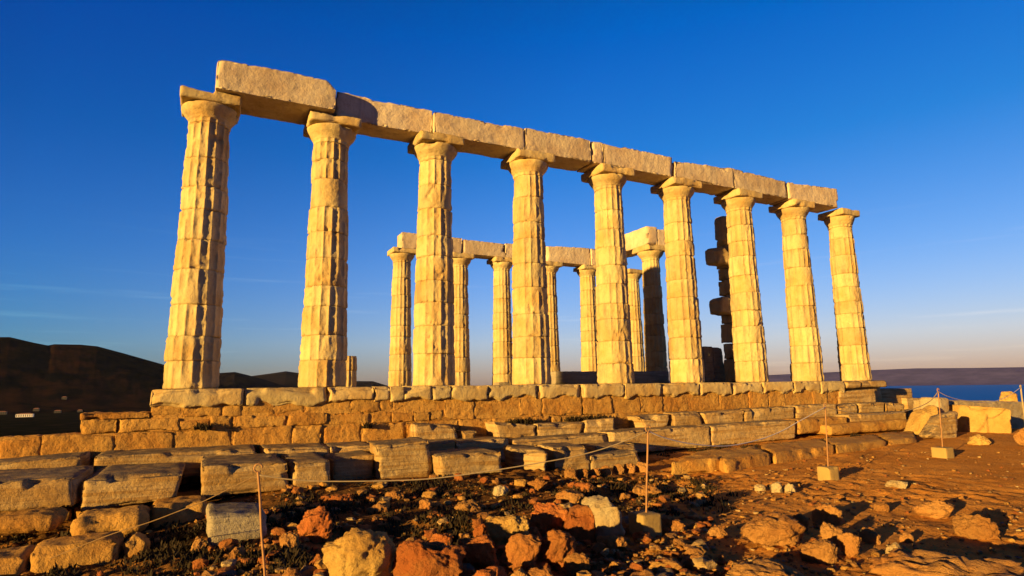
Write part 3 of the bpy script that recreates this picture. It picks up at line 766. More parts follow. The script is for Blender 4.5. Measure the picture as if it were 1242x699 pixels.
# ------------------------------------------------------------------ boulders
RK = [
 ((388, 646, 479, 716), 'rock_yellow', 'big pitted yellow boulder at the bottom, left of the red boulder', {}),
 ((476, 662, 566, 716), 'rock_red', 'big dark red boulder cut by the bottom picture edge', {}),
 ((588, 626, 643, 666), 'rock_yellow', 'yellow topped orange boulder left of the small red rocks', {}),
 ((643, 612, 690, 652), 'rock_red', 'reddish boulder between the yellow topped boulder and the tall red one', {}),
 ((556, 652, 606, 697), 'rock_red', 'small red rock right of the big dark red boulder', {}),
 ((605, 648, 657, 694), 'rock_red', 'red-brown rock in front of the yellow topped boulder', {}),
 ((652, 644, 699, 690), 'rock_red', 'red rock below the reddish boulder', {}),
 ((360, 626, 402, 665), 'rock_red', 'upright red-orange rock behind the big yellow boulder', {}),
 ((797, 628, 832, 646), 'rock_orange', 'low orange rock right of the square post foot', {}),
 ((673, 598, 708, 613), 'rock_orange', 'flat orange rock above the tall red boulder', {}),
 ((768, 590, 802, 603), 'rock_orange', 'flat orange stone behind the hooked post', {}),
 ((900, 628, 977, 664), 'rock_orange', 'broad flat orange rock at lower right with a long shadow', dict(dr=.9)),
 ((985, 613, 1024, 636), 'rock_orange', 'flat topped rock behind the broad flat orange rock', {}),
 ((960, 624, 982, 646), 'rock_orange', 'small upright rock between the broad flat rock and the split one', {}),
 ((996, 636, 1024, 662), 'rock_orange', 'split orange rock right of the small upright rock', {}),
 ((1018, 646, 1047, 676), 'rock_orange', 'orange rock at the right end of the lower right rock pile', {}),
 ((972, 655, 1016, 682), 'rock_orange', 'sloping orange rock at the front of the lower right rock pile', {}),
 ((1108, 608, 1158, 628), 'rock_orange', 'low smooth orange mound of rock on the open dirt', {}),
 ((1156, 625, 1214, 654), 'rock_orange', 'rounded orange boulder near the right edge on the open dirt', {}),
 ((1042, 641, 1069, 660), 'rock_orange', 'small rock right of the rock pile', {}),
 ((1074, 658, 1097, 673), 'rock_pale', 'small yellow pointed stone on the dirt', {}),
 ((1090, 647, 1109, 658), 'rock_orange', 'low stone between the pointed stone and the orange boulder', {}),
 ((1060, 610, 1079, 621), 'rock_orange', 'yellowish stone left of the smooth mound', {}),
 ((1074, 583, 1101, 592), 'rock_pale', 'flat pale stone on the dirt right of the middle post foot', {}),
 ((185, 602, 203, 610), 'rock_pale', 'small pale stone under the broken step block corner', {}),
 ((508, 606, 524, 618), 'rock_orange', 'small orange stone among the weeds left of centre', {}),
 ((598, 590, 616, 602), 'rock_pale', 'pale stone on the rubble strip below the bright turned block', {}),
 ((556, 646, 572, 658), 'rock_orange', 'small orange rock above the small red rock', {}),
 ((640, 690, 676, 714), 'rock_orange', 'orange rock at the bottom edge below the red rock', {}),
 ((444, 612, 470, 622), 'rock_orange', 'flat orange stone behind the big yellow boulder', {}),
 ((330, 692, 366, 712), 'rock_orange', 'jagged orange stone at the bottom edge beside the front rope post', {}),
 ((915, 588, 929, 596), 'rock_pale', 'pale pebble at the left end of the pebble patch', {}),
 ((934, 585, 950, 597), 'rock_pale', 'largest pale pebble of the pebble patch', {}),
 ((952, 587, 966, 598), 'rock_pale', 'pale pebble at the right end of the pebble patch', {}),
]
for bb, mt, lab, k in RK:
    rock('boulder' if bb[2]-bb[0] > 30 else 'stone', bb, MAT[mt], lab, 'rock', **k)
for q, mt, lab, ft, oy in [
 ([(690, 621), (726, 616), (730, 662), (690, 668)], 'rock_red', 'tall red boulder beside the white rock', (708, 668), .22),
 ([(720, 611), (753, 606), (761, 640), (726, 648)], 'rock_pale', 'white crusted rock left of the square post foot', (742, 650), -.30)]:
    yq = ground_hit(*ft)[1]
    sb('boulder', q, (yq+.12+oy, yq-.06+oy, yq-.06+oy, yq+.12+oy), .42, lab, mt, drop=.1, rnd=.05, chip=3, big=.25, cuts=2, rough=2.6, cat='rock', cell=.025, skew=.08)
# pale boulders at the right
for bb, mt, lab, k in [
 ((1174, 528, 1203, 540), 'rock_yellow', 'small pale rock at the foot of the big square block', {}),
 ((1231, 501, 1262, 523), 'rock_yellow', 'yellow boulder at the right picture edge', {}),
 ((1231, 520, 1262, 543), 'rock_orange', 'orange rock below the yellow boulder at the right picture edge', {})]:
    rock('boulder', bb, MAT[mt], lab, 'rock', **k)
sb('boulder', [(1122, 500), (1141, 491), (1136, 524), (1108, 530)], (-2.9, -3.1, -3.1, -2.9), .5, 'slanted pale boulder at the left of the right hand group', 'rock_yellow', drop=.06, rnd=.07, chip=2.5, big=.3, cuts=2, skew=.15, rough=2, cat='rock')
sb('boulder', [(1142, 505), (1165, 499), (1162, 532), (1125, 528)], -3.75, .35, 'leaning rough boulder in front of the right hand group', 'slab', drop=.06, rnd=.07, chip=2.5, big=.2, cuts=1, skew=.1, rough=2, cat='rock')
kb = sb('fallen_block', [(1166, 491), (1227, 496), (1229, 534), (1167, 527)], (-2.8, -3.9, -3.9, -2.8), 1.0, 'big square cut pale block of the right hand group', 'rock_yellow', drop=.12, rnd=.03, chip=2, skew=.35)
sb('fallen_block', [(1139, 482), (1152, 483), (1153, 520), (1140, 520)], -2.7, .6, 'narrow pale block standing behind the leaning boulder', 'rock_pale', drop=.2, rnd=.06)
sb('fallen_block', [(1150, 485), (1262, 488), (1262, 530), (1150, 527)], -2.4, 1.1, 'long flat slab behind the big square block', 'rock_pale', drop=.2, rnd=.06, chip=2, big=.2)
pk = at_y(1223, 487, -1.9)
rock('boulder', (1213, 475, 1236, 490), MAT['rock_yellow'], 'rounded yellow boulder lying on the long flat slab', base=pk, sink=.14, dr=.9, tall=.8)

# bedrock outcrop at the lower right and more broken rock at the bottom
for bb, mt, lab, k in [
 ((1050, 664, 1262, 716), 'rock_orange', 'flat bedrock outcrop in the lower right corner', dict(dr=.75, cuts=5, tall=.62)),
 ((884, 668, 992, 716), 'rock_orange', 'sloping bedrock outcrop at the bottom edge below the broad flat rock', dict(dr=.8, cuts=6, tall=.6)),
 ((572, 690, 616, 716), 'rock_red', 'red rock at the bottom edge right of the big dark red boulder', {}),
 ((616, 692, 642, 716), 'rock_orange', 'small orange rock at the bottom edge under the red-brown rock', {}),
 ((684, 672, 716, 694), 'rock_orange', 'crumbling orange rock below the tall red boulder', {}),
 ((724, 650, 760, 668), 'rock_orange', 'low orange rock at the foot of the white rock', {}),
 ((574, 636, 592, 656), 'rock_red', 'small red rock tucked left of the yellow topped boulder', {}),
 ((636, 640, 656, 660), 'rock_red', 'dark red rock wedged under the reddish boulder', {}),
 ((552, 608, 586, 622), 'rock_orange', 'flat tilted stone on the weedy strip above the yellow topped boulder', {}),
 ((396, 600, 428, 612), 'rock_red', 'flat reddish stone behind the upright red-orange rock', {}),
 ((466, 596, 490, 607), 'rock_orange', 'low orange stone on the rubble strip under the biggest step block', {}),
 ((338, 648, 362, 670), 'rock_orange', 'jagged orange stone right of the front rope post', {}),
 ((376, 672, 394, 690), 'rock_red', 'small red stone left of the big pitted yellow boulder', {}),
 ((640, 582, 664, 594), 'rock_orange', 'orange stone on the rubble strip above the flat orange rock', {}),
 ((704, 594, 722, 605), 'rock_red', 'small dark red stone above the white rock', {}),
 ((520, 648, 548, 664), 'rock_red', 'low dark stone above the big dark red boulder', {}),
 ((276, 664, 300, 682), 'rock_orange', 'orange stone lying below the squared grey block', {}),
 ((232, 652, 250, 672), 'rock_orange', 'upright orange stone at the left corner of the squared grey block', {}),
 ((860, 640, 884, 652), 'rock_orange', 'low stone on the dirt left of the broad flat orange rock', {}),
 ((836, 672, 862, 688), 'rock_orange', 'half buried stone at the bottom of the dirt path', {}),
 ]:
    rock('boulder' if bb[2]-bb[0] > 30 else 'stone', bb, MAT[mt], lab, 'rock', **k)

# ------------------------------------------------------------------ rope barrier
def post(top_px, foot_px, label, box=None, rad=.011, col_='rust', depth_ref=None, foot=None):
    f = ground_hit(*foot_px) if foot is None else np.array(foot)
    # the post stands upright over its foot and is as tall as it looks
    dv = (f-CAM)[:2]; rt = ray(*top_px); tt_ = np.dot(dv, rt[:2])/np.dot(rt[:2], rt[:2])
    top = CAM+rt*tt_
    root = empty('rope_post', f, label, 'post', 'posts of the rope barrier')
    pts = [f*(1-s)+top*s for s in np.linspace(0, 1, 12)]
    pts = [p+np.array([math.sin(i*.9)*.003, math.cos(i*.7)*.003, 0]) for i, p in enumerate(pts)]
    V, F = tube(np.array(pts)-f, rad, 8); mesh_obj('rod', V, F, MAT[col_], root)
    an = np.linspace(0, 1.75*math.pi, 14)
    V, F = tube(np.array([[.035*math.cos(a), 0, .03+.035*math.sin(a)] for a in an])+(top-f), rad*.8, 6); mesh_obj('hook', V, F, MAT[col_], root)
    if box:
        s, hgt = box
        block('foot_block', np.array(box_corners(f[0]-s, f[0]+s, f[1]-s, f[1]+s, f[2]-.06, f[2]+hgt)), MAT['concrete'], root, cell=.03, rnd=.018, rough=.25, chip=.5)
    return top
t1 = post((313, 572), (322, 716), 'thin rusty rope post in front of the banded step block')
t2 = post((786, 523), (783, 650), 'rope post with a square concrete foot beside the white rock', (.135, .25))
t3 = post((1001, 494), (1005, 582), 'middle rope post with a concrete foot on the open dirt', (.125, .22))
t4 = post((1138, 475), (1144, 554.5), 'rope post with a concrete foot before the pale boulders', (.15, .20))
d5 = ray(1240, 492); g5 = CAM+d5*((22.7-CAM[0])/d5[0]); g5[2] = float(gz(g5[0], g5[1]))
t5 = post((1238, 470), (1240, 492), 'far pale rope post at the right picture edge above the sea', rad=.022, col_='rope', foot=g5)
def rope(pts, label, rad=.0075, mt='rope'):
    pts = np.array(pts, float)
    # smooth through the points
    t = np.linspace(0, 1, len(pts)); tt = np.linspace(0, 1, 60)
    def cr(i):
        res = []
        for s in tt:
            k = min(int(s*(len(pts)-1)), len(pts)-2); f = s*(len(pts)-1)-k
            p0, p1, p2, p3 = pts[max(k-1, 0), i], pts[k, i], pts[k+1, i], pts[min(k+2, len(pts)-1), i]
            res.append(.5*((2*p1)+(-p0+p2)*f+(2*p0-5*p1+4*p2-p3)*f*f+(-p0+3*p1-3*p2+p3)*f**3))
        return res
    P = np.stack([cr(0), cr(1), cr(2)], 1)
    o0 = P[0].copy(); V, F = tube(P-o0, rad, 6)
    return tag(mesh_obj('rope', V, F, MAT[mt], None, o0), label, 'rope', 'ropes of the barrier')
def span(a, b, pix):
    """rope through photo points, its depth running evenly from post a to post b"""
    da, db = np.linalg.norm((a-CAM)[:2]), np.linalg.norm((b-CAM)[:2])
    va, vb = (a-CAM)[:2], (b-CAM)[:2]
    n = np.array([-(vb-va)[1], (vb-va)[0]]); res = [a]
    for px, py in pix:
        r = ray(px, py); t = np.dot(va, n)/np.dot(r[:2], n); res.append(CAM+r*t)
    return res+[b]
lo = at_y(60, 678, -5.6)
rope(span(t1+np.array([0, 0, -.03]), lo, [(280, 592), (245, 609), (212, 622), (180, 634), (130, 650)]), 'slack rope running down left from the front post', rad=.0045, mt='rope_dark')
rope(span(t1+np.array([0, 0, -.03]), t2, [(355, 582), (402, 584), (480, 583), (530, 580), (590, 572), (640, 564), (700, 553), (745, 540)]), 'long taut rope across the lower step between front post and hooked post', rad=.0065)
rope(span(t2, t3, [(805, 531), (838, 538.5), (882, 541), (922, 533), (948, 523), (966, 513)]), 'sagging rope between the hooked post and the middle post', mt='rope_pale')
rope(span(t3, t4, [(1040, 502), (1075, 502), (1105, 497), (1127, 487.5)]), 'thin rope between the middle post and the post before the pale boulders', rad=.008)
rope(span(t4, t5, [(1150, 481), (1170, 486), (1200, 488), (1222, 481)]), 'rope sagging over the right hand boulders against the sea', mt='rope_pale')

# ------------------------------------------------------------------ terrain
def dirt_mat():
    m = bpy.data.materials.new('dirt'); m.use_nodes = True
    t = m.node_tree; L = t.links.new; b = t.nodes['Principled BSDF']
    b.inputs['Roughness'].default_value = .95; b.inputs['Specular IOR Level'].default_value = 0
    tc = nd(t, 'ShaderNodeTexCoord'); V = tc.outputs['Object']
    def noise(sc, det, r=.6):
        n = nd(t, 'ShaderNodeTexNoise'); n.inputs['Scale'].default_value = sc; n.inputs['Detail'].default_value = det; n.inputs['Roughness'].default_value = r
        L(V, n.inputs['Vector']); return n.outputs['Fac']
    def rng(s, a, c, lo=0, hi=1):
        r = nd(t, 'ShaderNodeMapRange'); r.inputs['From Min'].default_value = a; r.inputs['From Max'].default_value = c
        r.inputs['To Min'].default_value = lo; r.inputs['To Max'].default_value = hi; L(s, r.inputs['Value']); return r.outputs[0]
    def mix(f, A, B):
        x = nd(t, 'ShaderNodeMix', data_type='RGBA'); L(f, x.inputs[0])
        for i, s in ((6, A), (7, B)):
            if isinstance(s, tuple): x.inputs[i].default_value = (*s, 1)
            else: L(s, x.inputs[i])
        return x.outputs[2]
    n1, n2, n3, n4 = noise(.7, 5), noise(3.5, 6, .7), noise(22, 5, .7), noise(90, 3, .7)
    c = mix(rng(n1, .4, .65), (.62, .285, .062), (.49, .21, .044))
    c = mix(rng(n2, .52, .72, 0, .7), c, (.52, .30, .10))
    c = mix(rng(n3, .55, .72, 0, .7), c, (.14, .055, .018))
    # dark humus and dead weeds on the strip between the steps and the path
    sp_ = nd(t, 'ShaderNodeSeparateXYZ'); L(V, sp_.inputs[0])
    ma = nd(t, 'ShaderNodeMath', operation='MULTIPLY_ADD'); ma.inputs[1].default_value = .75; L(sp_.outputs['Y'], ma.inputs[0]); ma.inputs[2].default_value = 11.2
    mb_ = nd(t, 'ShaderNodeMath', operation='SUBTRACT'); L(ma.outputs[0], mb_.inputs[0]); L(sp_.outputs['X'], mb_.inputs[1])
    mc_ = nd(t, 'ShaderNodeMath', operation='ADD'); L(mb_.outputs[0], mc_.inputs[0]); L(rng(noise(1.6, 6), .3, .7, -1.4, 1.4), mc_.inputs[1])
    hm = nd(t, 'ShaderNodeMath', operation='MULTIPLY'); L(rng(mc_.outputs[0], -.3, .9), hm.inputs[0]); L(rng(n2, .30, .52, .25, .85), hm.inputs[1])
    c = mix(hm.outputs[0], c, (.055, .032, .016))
    # far from the site the land is covered with dark evergreen scrub
    ln = nd(t, 'ShaderNodeVectorMath', operation='LENGTH'); L(V, ln.inputs[0])
    c = mix(rng(ln.outputs['Value'], 45, 110), c, mix(rng(noise(.02, 5), .45, .7), (.008, .009, .005), (.025, .018, .010)))
    L(c, b.inputs['Base Color'])
    h = nd(t, 'ShaderNodeMath', operation='ADD'); h2 = nd(t, 'ShaderNodeMath', operation='ADD')
    def mv(s, k):
        x = nd(t, 'ShaderNodeMath', operation='MULTIPLY'); x.inputs[1].default_value = k; L(s, x.inputs[0]); return x.outputs[0]
    L(mv(n2, .04), h.inputs[0]); L(mv(n3, .022), h.inputs[1]); L(h.outputs[0], h2.inputs[0]); L(mv(n4, .007), h2.inputs[1])
    bp = nd(t, 'ShaderNodeBump'); bp.inputs['Strength'].default_value = 1; bp.inputs['Distance'].default_value = 1.0
    L(h2.outputs[0], bp.inputs['Height']); L(bp.outputs[0], b.inputs['Normal'])
    return m
def polar(azs, rs_, c=(0.0, -13.4)):
    A, Rr = np.meshgrid(np.radians(azs), rs_)
    return c[0]+np.cos(A)*Rr, c[1]+np.sin(A)*Rr, A, Rr
def grid_faces(nr, na, closed=False):
    i = np.arange(nr-1)[:, None]; j = np.arange(na if closed else na-1)[None, :]; j2 = (j+1) % na
    a = i*na+j; b = i*na+j2
    return np.stack([a, b, b+na, a+na], -1).reshape(-1, 4)
azs = np.concatenate([np.arange(12, 114, .25), np.arange(114, 372, 3.0)])
rr = [1.2]
while rr[-1] < 36: rr.append(rr[-1]*1.0052)
while rr[-1] < 26000: rr.append(rr[-1]*1.03)
rr = np.array(rr)
X, Y, A, Rr = polar(azs, rr)
Z = gz(X, Y)
P = np.stack([X.ravel(), Y.ravel(), 0*X.ravel()], 1)
near = np.clip(1-(Rr-25)/15, 0, 1).ravel()
rel = np.zeros(P.shape[0]); mk = near > 0
Pn = P[mk]
rocky = sstep(-.1, .35, fbm(Pn*.5+9, 2)) 
rel[mk] = fbm(Pn*.8, 2)*.030+(.16-np.abs(fbm(Pn*1.9+5, 3)))*.075*rocky+fbm(Pn*4.5+5, 3)*.024*(.5+rocky)+fbm(Pn*13+7, 3)*.014*(.6+rocky)+np.maximum(fbm(Pn*30+3, 2)-.1, 0)*.018
# trampled path towards the right is smoother
pth = sstep(-1.5, 1.0, Pn[:, 0]*.25-1.8-np.abs(Pn[:, 1]+6.2)*.35)
rel[mk] *= 1-.55*pth
far_m = (Rr.ravel() > 80)
rel[far_m] += fbm(P[far_m]*.004, 4)*1.3*sstep(80, 400, Rr.ravel()[far_m])
Z = Z+(rel*np.where(mk, near, 1)).reshape(Z.shape)
V = np.stack([X.ravel(), Y.ravel(), Z.ravel()], 1)
V = np.vstack([V, [[0, -13.4, -1.74]]])
F = grid_faces(len(rr), len(azs), True)
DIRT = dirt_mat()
fl = F.tolist()+[(len(V)-1, (j+1) % len(azs), j) for j in range(len(azs))]
fl = [f if len(f) == 4 else (f[0], f[2], f[1]) for f in fl]
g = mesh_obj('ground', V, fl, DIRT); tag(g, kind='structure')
# height lookup for scattering
def ground_z(x, y):
    a = (np.degrees(np.arctan2(y+13.4, x))-12) % 360; r = np.hypot(x, y+13.4)
    ia = np.clip((a/.25).astype(int), 0, int(102/.25)-2); ir = np.clip(np.searchsorted(rr, r), 0, len(rr)-1)
    return Z[ir, ia]

# hills and far coast
def hill_mat(name, c1, c2, sc):
    m = bpy.data.materials.new(name); m.use_nodes = True
    t = m.node_tree; b = t.nodes['Principled BSDF']; b.inputs['Roughness'].default_value = 1; b.inputs['Specular IOR Level'].default_value = 0
    tc = nd(t, 'ShaderNodeTexCoord'); n = nd(t, 'ShaderNodeTexNoise'); n.inputs['Scale'].default_value = sc; n.inputs['Detail'].default_value = 8; n.inputs['Roughness'].default_value = .65
    t.links.new(tc.outputs['Object'], n.inputs['Vector'])
    r = nd(t, 'ShaderNodeMapRange'); r.inputs['From Min'].default_value = .42; r.inputs['From Max'].default_value = .62; t.links.new(n.outputs['Fac'], r.inputs['Value'])
    x = nd(t, 'ShaderNodeMix', data_type='RGBA'); x.inputs[6].default_value = (*c1, 1); x.inputs[7].default_value = (*c2, 1)
    t.links.new(r.outputs[0], x.inputs[0]); t.links.new(x.outputs[2], b.inputs['Base Color'])
    return m
def px_az_el(px, py):
    d = ray(px, py); return math.degrees(math.atan2(d[1], d[0])), d[2]/math.hypot(d[0], d[1])
def ridge(name, prof, r0, rp, r1, mat, zbase, seed, amp, naz=500, nr=120):
    ae = sorted(px_az_el(*q) for q in prof)
    az = np.array([a for a, e in ae]); el = np.array([e for a, e in ae])
    azs_ = np.linspace(az[0], az[-1], naz); elv = np.interp(azs_, az, el)
    rs_ = np.linspace(r0, r1, nr)
    X, Y, A, Rr = polar(azs_, rs_, (CAM[0], CAM[1]))
    zp = CAM[2]+np.repeat(elv[None, :], nr, 0)*rp
    s = np.where(Rr < rp, sstep(0, 1, (Rr-r0)/(rp-r0))**.85, 1-sstep(0, 1, (Rr-rp)/(r1-rp)))
    P = np.stack([X.ravel(), Y.ravel(), 0*X.ravel()], 1)
    n = fbm(P/(rp*.055)+seed, 6).reshape(X.shape)
    Zh = zbase+(zp-zbase)*s+n*amp*s*(1-np.exp(-((Rr-rp)/(rp*.12))**2))
    edge = np.minimum(sstep(0, .05, (np.arange(naz)/naz)), sstep(0, .05, 1-(np.arange(naz)/naz)))[None, :]
    Zh = zbase-5+(Zh-zbase+5)*edge
    o = mesh_obj(name, np.stack([X.ravel(), Y.ravel(), Zh.ravel()], 1), grid_faces(nr, naz), mat)
    return tag(o, kind='structure')
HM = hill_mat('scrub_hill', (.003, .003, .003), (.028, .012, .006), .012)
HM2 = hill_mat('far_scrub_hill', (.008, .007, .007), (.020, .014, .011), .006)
CM = hill_mat('hazed_coast_land', (.070, .068, .19), (.105, .098, .25), .003)  # lavender of distance haze put into the land colour
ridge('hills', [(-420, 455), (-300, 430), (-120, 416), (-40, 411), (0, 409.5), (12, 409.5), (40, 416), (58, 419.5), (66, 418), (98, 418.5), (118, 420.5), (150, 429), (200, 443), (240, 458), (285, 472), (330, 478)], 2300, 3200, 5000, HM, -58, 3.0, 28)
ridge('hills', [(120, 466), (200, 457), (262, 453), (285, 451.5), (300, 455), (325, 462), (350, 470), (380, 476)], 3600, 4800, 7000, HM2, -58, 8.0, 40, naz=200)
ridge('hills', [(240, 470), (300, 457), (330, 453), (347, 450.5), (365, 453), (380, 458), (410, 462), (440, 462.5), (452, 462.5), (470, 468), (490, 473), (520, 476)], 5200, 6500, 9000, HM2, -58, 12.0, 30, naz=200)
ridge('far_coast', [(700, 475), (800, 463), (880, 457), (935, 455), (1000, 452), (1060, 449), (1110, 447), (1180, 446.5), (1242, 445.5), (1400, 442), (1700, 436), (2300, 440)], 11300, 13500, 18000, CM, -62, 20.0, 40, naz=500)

# sea
sm = bpy.data.materials.new('sea_water'); sm.use_nodes = True
t = sm.node_tree; t.nodes.remove(t.nodes['Principled BSDF'])
df = nd(t, 'ShaderNodeBsdfDiffuse'); df.inputs['Color'].default_value = (.001, .14, .60, 1)
b = nd(t, 'ShaderNodeBsdfGlossy'); b.inputs['Roughness'].default_value = .25; b.inputs['Color'].default_value = (.30, .75, 1, 1)
mxs = nd(t, 'ShaderNodeMixShader'); mxs.inputs[0].default_value = .10
t.links.new(df.outputs[0], mxs.inputs[1]); t.links.new(b.outputs[0], mxs.inputs[2]); t.links.new(mxs.outputs[0], t.nodes['Material Output'].inputs['Surface'])
tc = nd(t, 'ShaderNodeTexCoord'); n = nd(t, 'ShaderNodeTexNoise'); n.inputs['Scale'].default_value = .25; n.inputs['Detail'].default_value = 4
t.links.new(tc.outputs['Object'], n.inputs['Vector'])
bp = nd(t, 'ShaderNodeBump'); bp.inputs['Distance'].default_value = 1.6; bp.inputs['Strength'].default_value = 1.0
t.links.new(n.outputs['Fac'], bp.inputs['Height']); t.links.new(bp.outputs[0], b.inputs['Normal'])
xs = np.linspace(-27000, 27000, 41); XX, YY = np.meshgrid(xs, xs)
sea = mesh_obj('sea', np.stack([XX.ravel(), YY.ravel(), 0*XX.ravel()-60], 1), grid_faces(41, 41), sm); tag(sea, kind='structure')

# ------------------------------------------------------------------ houses in the valley
bpy.context.view_layer.update()
DG = bpy.context.evaluated_depsgraph_get()
def house(px, py, wpx, hpx, label, wall='wall_dim'):
    d = ray(px, py); d = d/np.linalg.norm(d)
    ok, hp, nn, ii, ob, mm = scene.ray_cast(DG, Vector(CAM+d*200), Vector(d))
    p = np.array(hp) if ok else at_z(px, py, -56.0)
    k_ = float((p-CAM)@FWD)/FPX
    wm, hm = wpx*k_, hpx*k_; dm = 10.0; root = empty('house', p, label, 'building', 'houses in the dark valley')
    def bxm(x0, x1, y0, y1, z0, z1):
        return [(x0, y0, z0), (x1, y0, z0), (x1, y1, z0), (x0, y1, z0), (x0, y0, z1), (x1, y0, z1), (x1, y1, z1), (x0, y1, z1)], [(0, 3, 2, 1), (4, 5, 6, 7), (0, 1, 5, 4), (1, 2, 6, 5), (2, 3, 7, 6), (3, 0, 4, 7)]
    V, F = bxm(-wm/2, wm/2, -dm/2, dm/2, -3, hm); mesh_obj('wall', V, F, MAT[wall], root, smooth=False)
    V = [(-wm/2-.5, -dm/2-.5, hm), (wm/2+.5, -dm/2-.5, hm), (wm/2+.5, dm/2+.5, hm), (-wm/2-.5, dm/2+.5, hm), (-wm/4, 0, hm+2.2), (wm/4, 0, hm+2.2)]
    mesh_obj('roof', V, [(3, 2, 1, 0), (0, 1, 5, 4), (2, 3, 4, 5), (1, 2, 5), (3, 0, 4)], MAT['roof'], root, smooth=False)
    nwin = max(2, int(wm/4))
    for i in range(nwin):
        xx = -wm/2+(i+.5)*wm/nwin
        V, F = bxm(xx-.8, xx+.8, -dm/2-.06, -dm/2+.02, 1.0, hm-1.2); mesh_obj('window', V, F, MAT['glass'], root, smooth=False)
house(30, 506, 17, 3.6, 'long white building in the dark valley, brightest of the group', 'wall_white')
house(44, 498.5, 6, 2.6, 'small house just above the long white building')
house(78, 484, 5, 2.2, 'pale house standing alone higher up in the valley')
house(2, 503, 10, 3.2, 'pale house at the left picture edge in the valley')
house(70, 501, 7, 2.6, 'dim small house right of the long white building')
house(97, 500, 5, 2.2, 'smallest pale house, rightmost of the dark valley group')

# ------------------------------------------------------------------ rubble and scrub (uncounted)
def scatter_rubble(name, n, region, smin, smax, mats, seed):
    rs = np.random.RandomState(seed)
    base = [rock_mesh((1, .8, .6), 4000+seed*10+i, sub=2, cuts=16, amp=.22) for i in range(10)]
    Vs, Fs, Ms = [], [], []; off = 0; cnt = 0
    for _ in range(n*6):
        if cnt >= n: break
        p = region(rs)
        if p is None: continue
        s = smin*(smax/smin)**(rs.rand()**3.0)
        B, Fb = base[rs.randint(10)]
        a = rs.uniform(0, 6.28); ca, sa = math.cos(a), math.sin(a)
        q = B*s*np.array([1, 1, rs.uniform(.6, 1.1)])
        q = np.stack([q[:, 0]*ca-q[:, 1]*sa, q[:, 0]*sa+q[:, 1]*ca, q[:, 2]], 1)+np.array([p[0], p[1], float(ground_z(np.array(p[0]), np.array(p[1])))-s*.12])
        Vs.append(q); Fs.append(Fb+off); off += len(q); Ms += [rs.randint(len(mats))]*len(Fb); cnt += 1
    o = mesh_obj(name, np.vstack(Vs), np.vstack(Fs), None, smooth=False)
    for m in mats: o.data.materials.append(MAT[m])
    o.data.polygons.foreach_set('material_index', np.array(Ms, dtype=np.int32))
    return tag(o, kind='stuff')
def inside_px(x, y):
    d = np.array([x, y, -1.72])-CAM; zz = d@FWD
    if zz < 1: return None
    return IW/2+FPX*(d@RGT)/zz, IH/2-FPX*(d@UPV)/zz
def reg_mid(rs):
    q = (rs.uniform(240, 860), rs.uniform(578, 720)); p = ground_hit(*q)
    if p[1] > -2.9: return None
    return p[0], p[1]
def reg_right(rs):
    q = (rs.uniform(640, 1260), rs.uniform(545, 720)); p = ground_hit(*q)
    if p[1] > -2.9 or rs.rand() > .4+.6*sstep(1150, 900, q[0]): return None
    return p[0], p[1]
def reg_left(rs):
    q = (rs.uniform(-20, 330), rs.uniform(600, 720)); p = ground_hit(*q)
    return (p[0], p[1]) if p[1] < -2.5 else None
tag(scatter_rubble('rubble', 3100, reg_mid, .02, .24, ['rock_orange', 'rock_red', 'slab', 'poros', 'rock_red'], 1), 'broken stones strewn over the strip below the steps')
tag(scatter_rubble('gravel', 7000, reg_right, .010, .085, ['rock_orange', 'poros', 'rock_orange', 'rock_red', 'slab'], 2), 'fine gravel on the dirt')
tag(scatter_rubble('rubble', 500, reg_left, .018, .10, ['rock_orange', 'poros', 'rock_red'], 3), 'loose stones among the lower left blocks')

def scrub(name, spots, label, seed):
    rs = np.random.RandomState(seed); Vs, Fs = [], []; off = 0
    for (x, y, z, rad, hgt, n) in spots:
        for _ in range(n):
            a = rs.uniform(0, 6.28); r = rad*math.sqrt(rs.rand())
            bx_, by_ = x+r*math.cos(a), y+r*math.sin(a)
            bz = z if z is not None else float(ground_z(np.array(bx_), np.array(by_)))
            l = hgt*rs.uniform(.4, 1.1)*(1-.5*(r/rad)**2); an = rs.uniform(0, 6.28); lean = rs.uniform(.1, .9)*l
            d = np.array([math.cos(an), math.sin(an), 0]); s = np.array([-d[1], d[0], 0])*rs.uniform(.004, .011)
            p0 = np.array([bx_, by_, bz-.01]); p1 = p0+d*lean*.4+np.array([0, 0, l*.6]); p2 = p0+d*lean+np.array([0, 0, l])
            Vs += [p0-s, p0+s, p1+s*1.3, p1-s*1.3, p2]; Fs += [(off, off+1, off+2, off+3), (off+3, off+2, off+4)]; off += 5
    return tag(mesh_obj(name, Vs, Fs, MAT['scrub'], smooth=False), label, None, None, 'stuff')
rs = np.random.RandomState(55); spots = []
def sp(px, py, rad, h, n):
    p = ground_hit(px, py); spots.append((p[0], p[1], None, rad, h, n))
for _ in range(80):
    sp(rs.uniform(330, 640), rs.uniform(588, 640), rs.uniform(.08, .22), rs.uniform(.04, .11), 28)
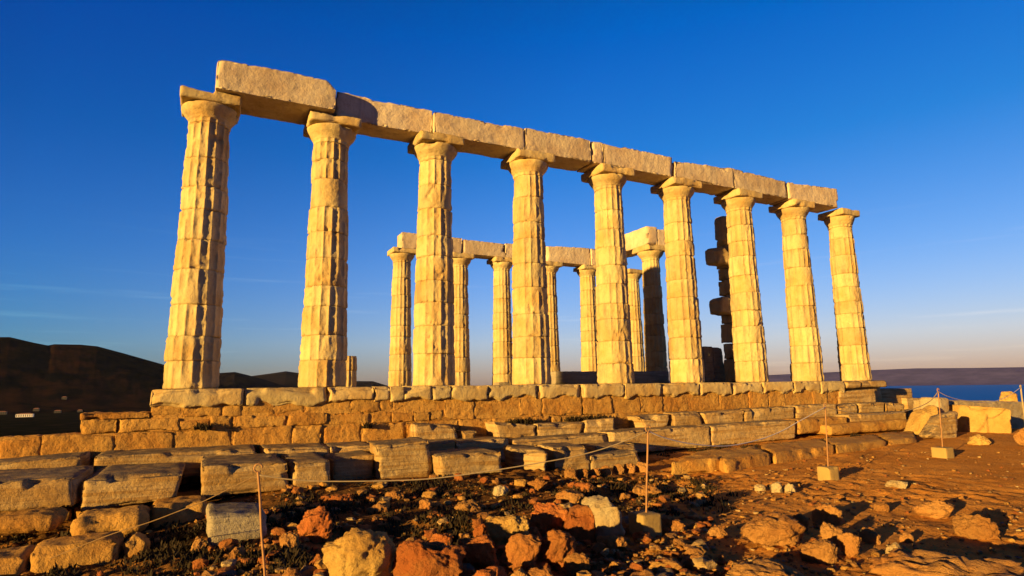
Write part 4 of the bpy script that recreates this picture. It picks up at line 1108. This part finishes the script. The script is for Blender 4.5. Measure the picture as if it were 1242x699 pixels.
for cx_, cy_, ax_, ay_, n_ in ((365, 625, 35, 22, 40), (540, 645, 50, 16, 35), (530, 590, 35, 9, 25), (740, 598, 50, 12, 30), (830, 598, 45, 14, 22), (345, 675, 25, 16, 25), (215, 672, 45, 14, 35)):
    for _ in range(n_):
        sp(cx_+rs.normal()*ax_*.6, cy_+rs.normal()*ay_*.6, rs.uniform(.1, .25), rs.uniform(.06, .13), 28)
for _ in range(70):
    sp(rs.uniform(0, 390), rs.uniform(630, 712), rs.uniform(.08, .2), rs.uniform(.05, .14), 60)
for _ in range(40):
    sp(rs.uniform(690, 860), rs.uniform(580, 625), rs.uniform(.06, .16), rs.uniform(.04, .1), 50)
for _ in range(50):
    x = rs.uniform(800, 1110); sp(x, 552-(x-800)*.085+rs.uniform(-3, 3), rs.uniform(.1, .25), rs.uniform(.05, .12), 50)
for px, py, y in [(243, 517, -.72), (250, 518, -.72), (445, 516, -.7)]:
    p = at_y(px, py, y); spots.append((p[0], p[1], p[2]-.05, .10, .16, 90))
for px in list(range(618, 645, 5))+list(range(690, 735, 6)):
    p = at_y(px, 510-(px-620)*.05, -.80); spots.append((p[0], p[1], p[2]-.08, .12, .16, 60))
scrub('low_scrub', spots, 'dark dry weeds between the stones', 5)

# ------------------------------------------------------------------ air
hz = bpy.data.materials.new('haze_air'); hz.use_nodes = True
t = hz.node_tree; t.nodes.remove(t.nodes['Principled BSDF'])
pv = nd(t, 'ShaderNodeVolumePrincipled'); pv.inputs['Color'].default_value = (.60, .68, 1.0, 1); pv.inputs['Density'].default_value = 0.6e-5; pv.inputs['Anisotropy'].default_value = .0
t.links.new(pv.outputs[0], t.nodes['Material Output'].inputs['Volume'])
V, F = [(x, y, z) for z in (-80.0, 520.0) for x, y in ((-28000, -28000), (28000, -28000), (28000, 28000), (-28000, 28000))], [(0, 3, 2, 1), (4, 5, 6, 7), (0, 1, 5, 4), (1, 2, 6, 5), (2, 3, 7, 6), (3, 0, 4, 7)]
hb = mesh_obj('haze', V, F, hz, smooth=False); tag(hb, kind='stuff')
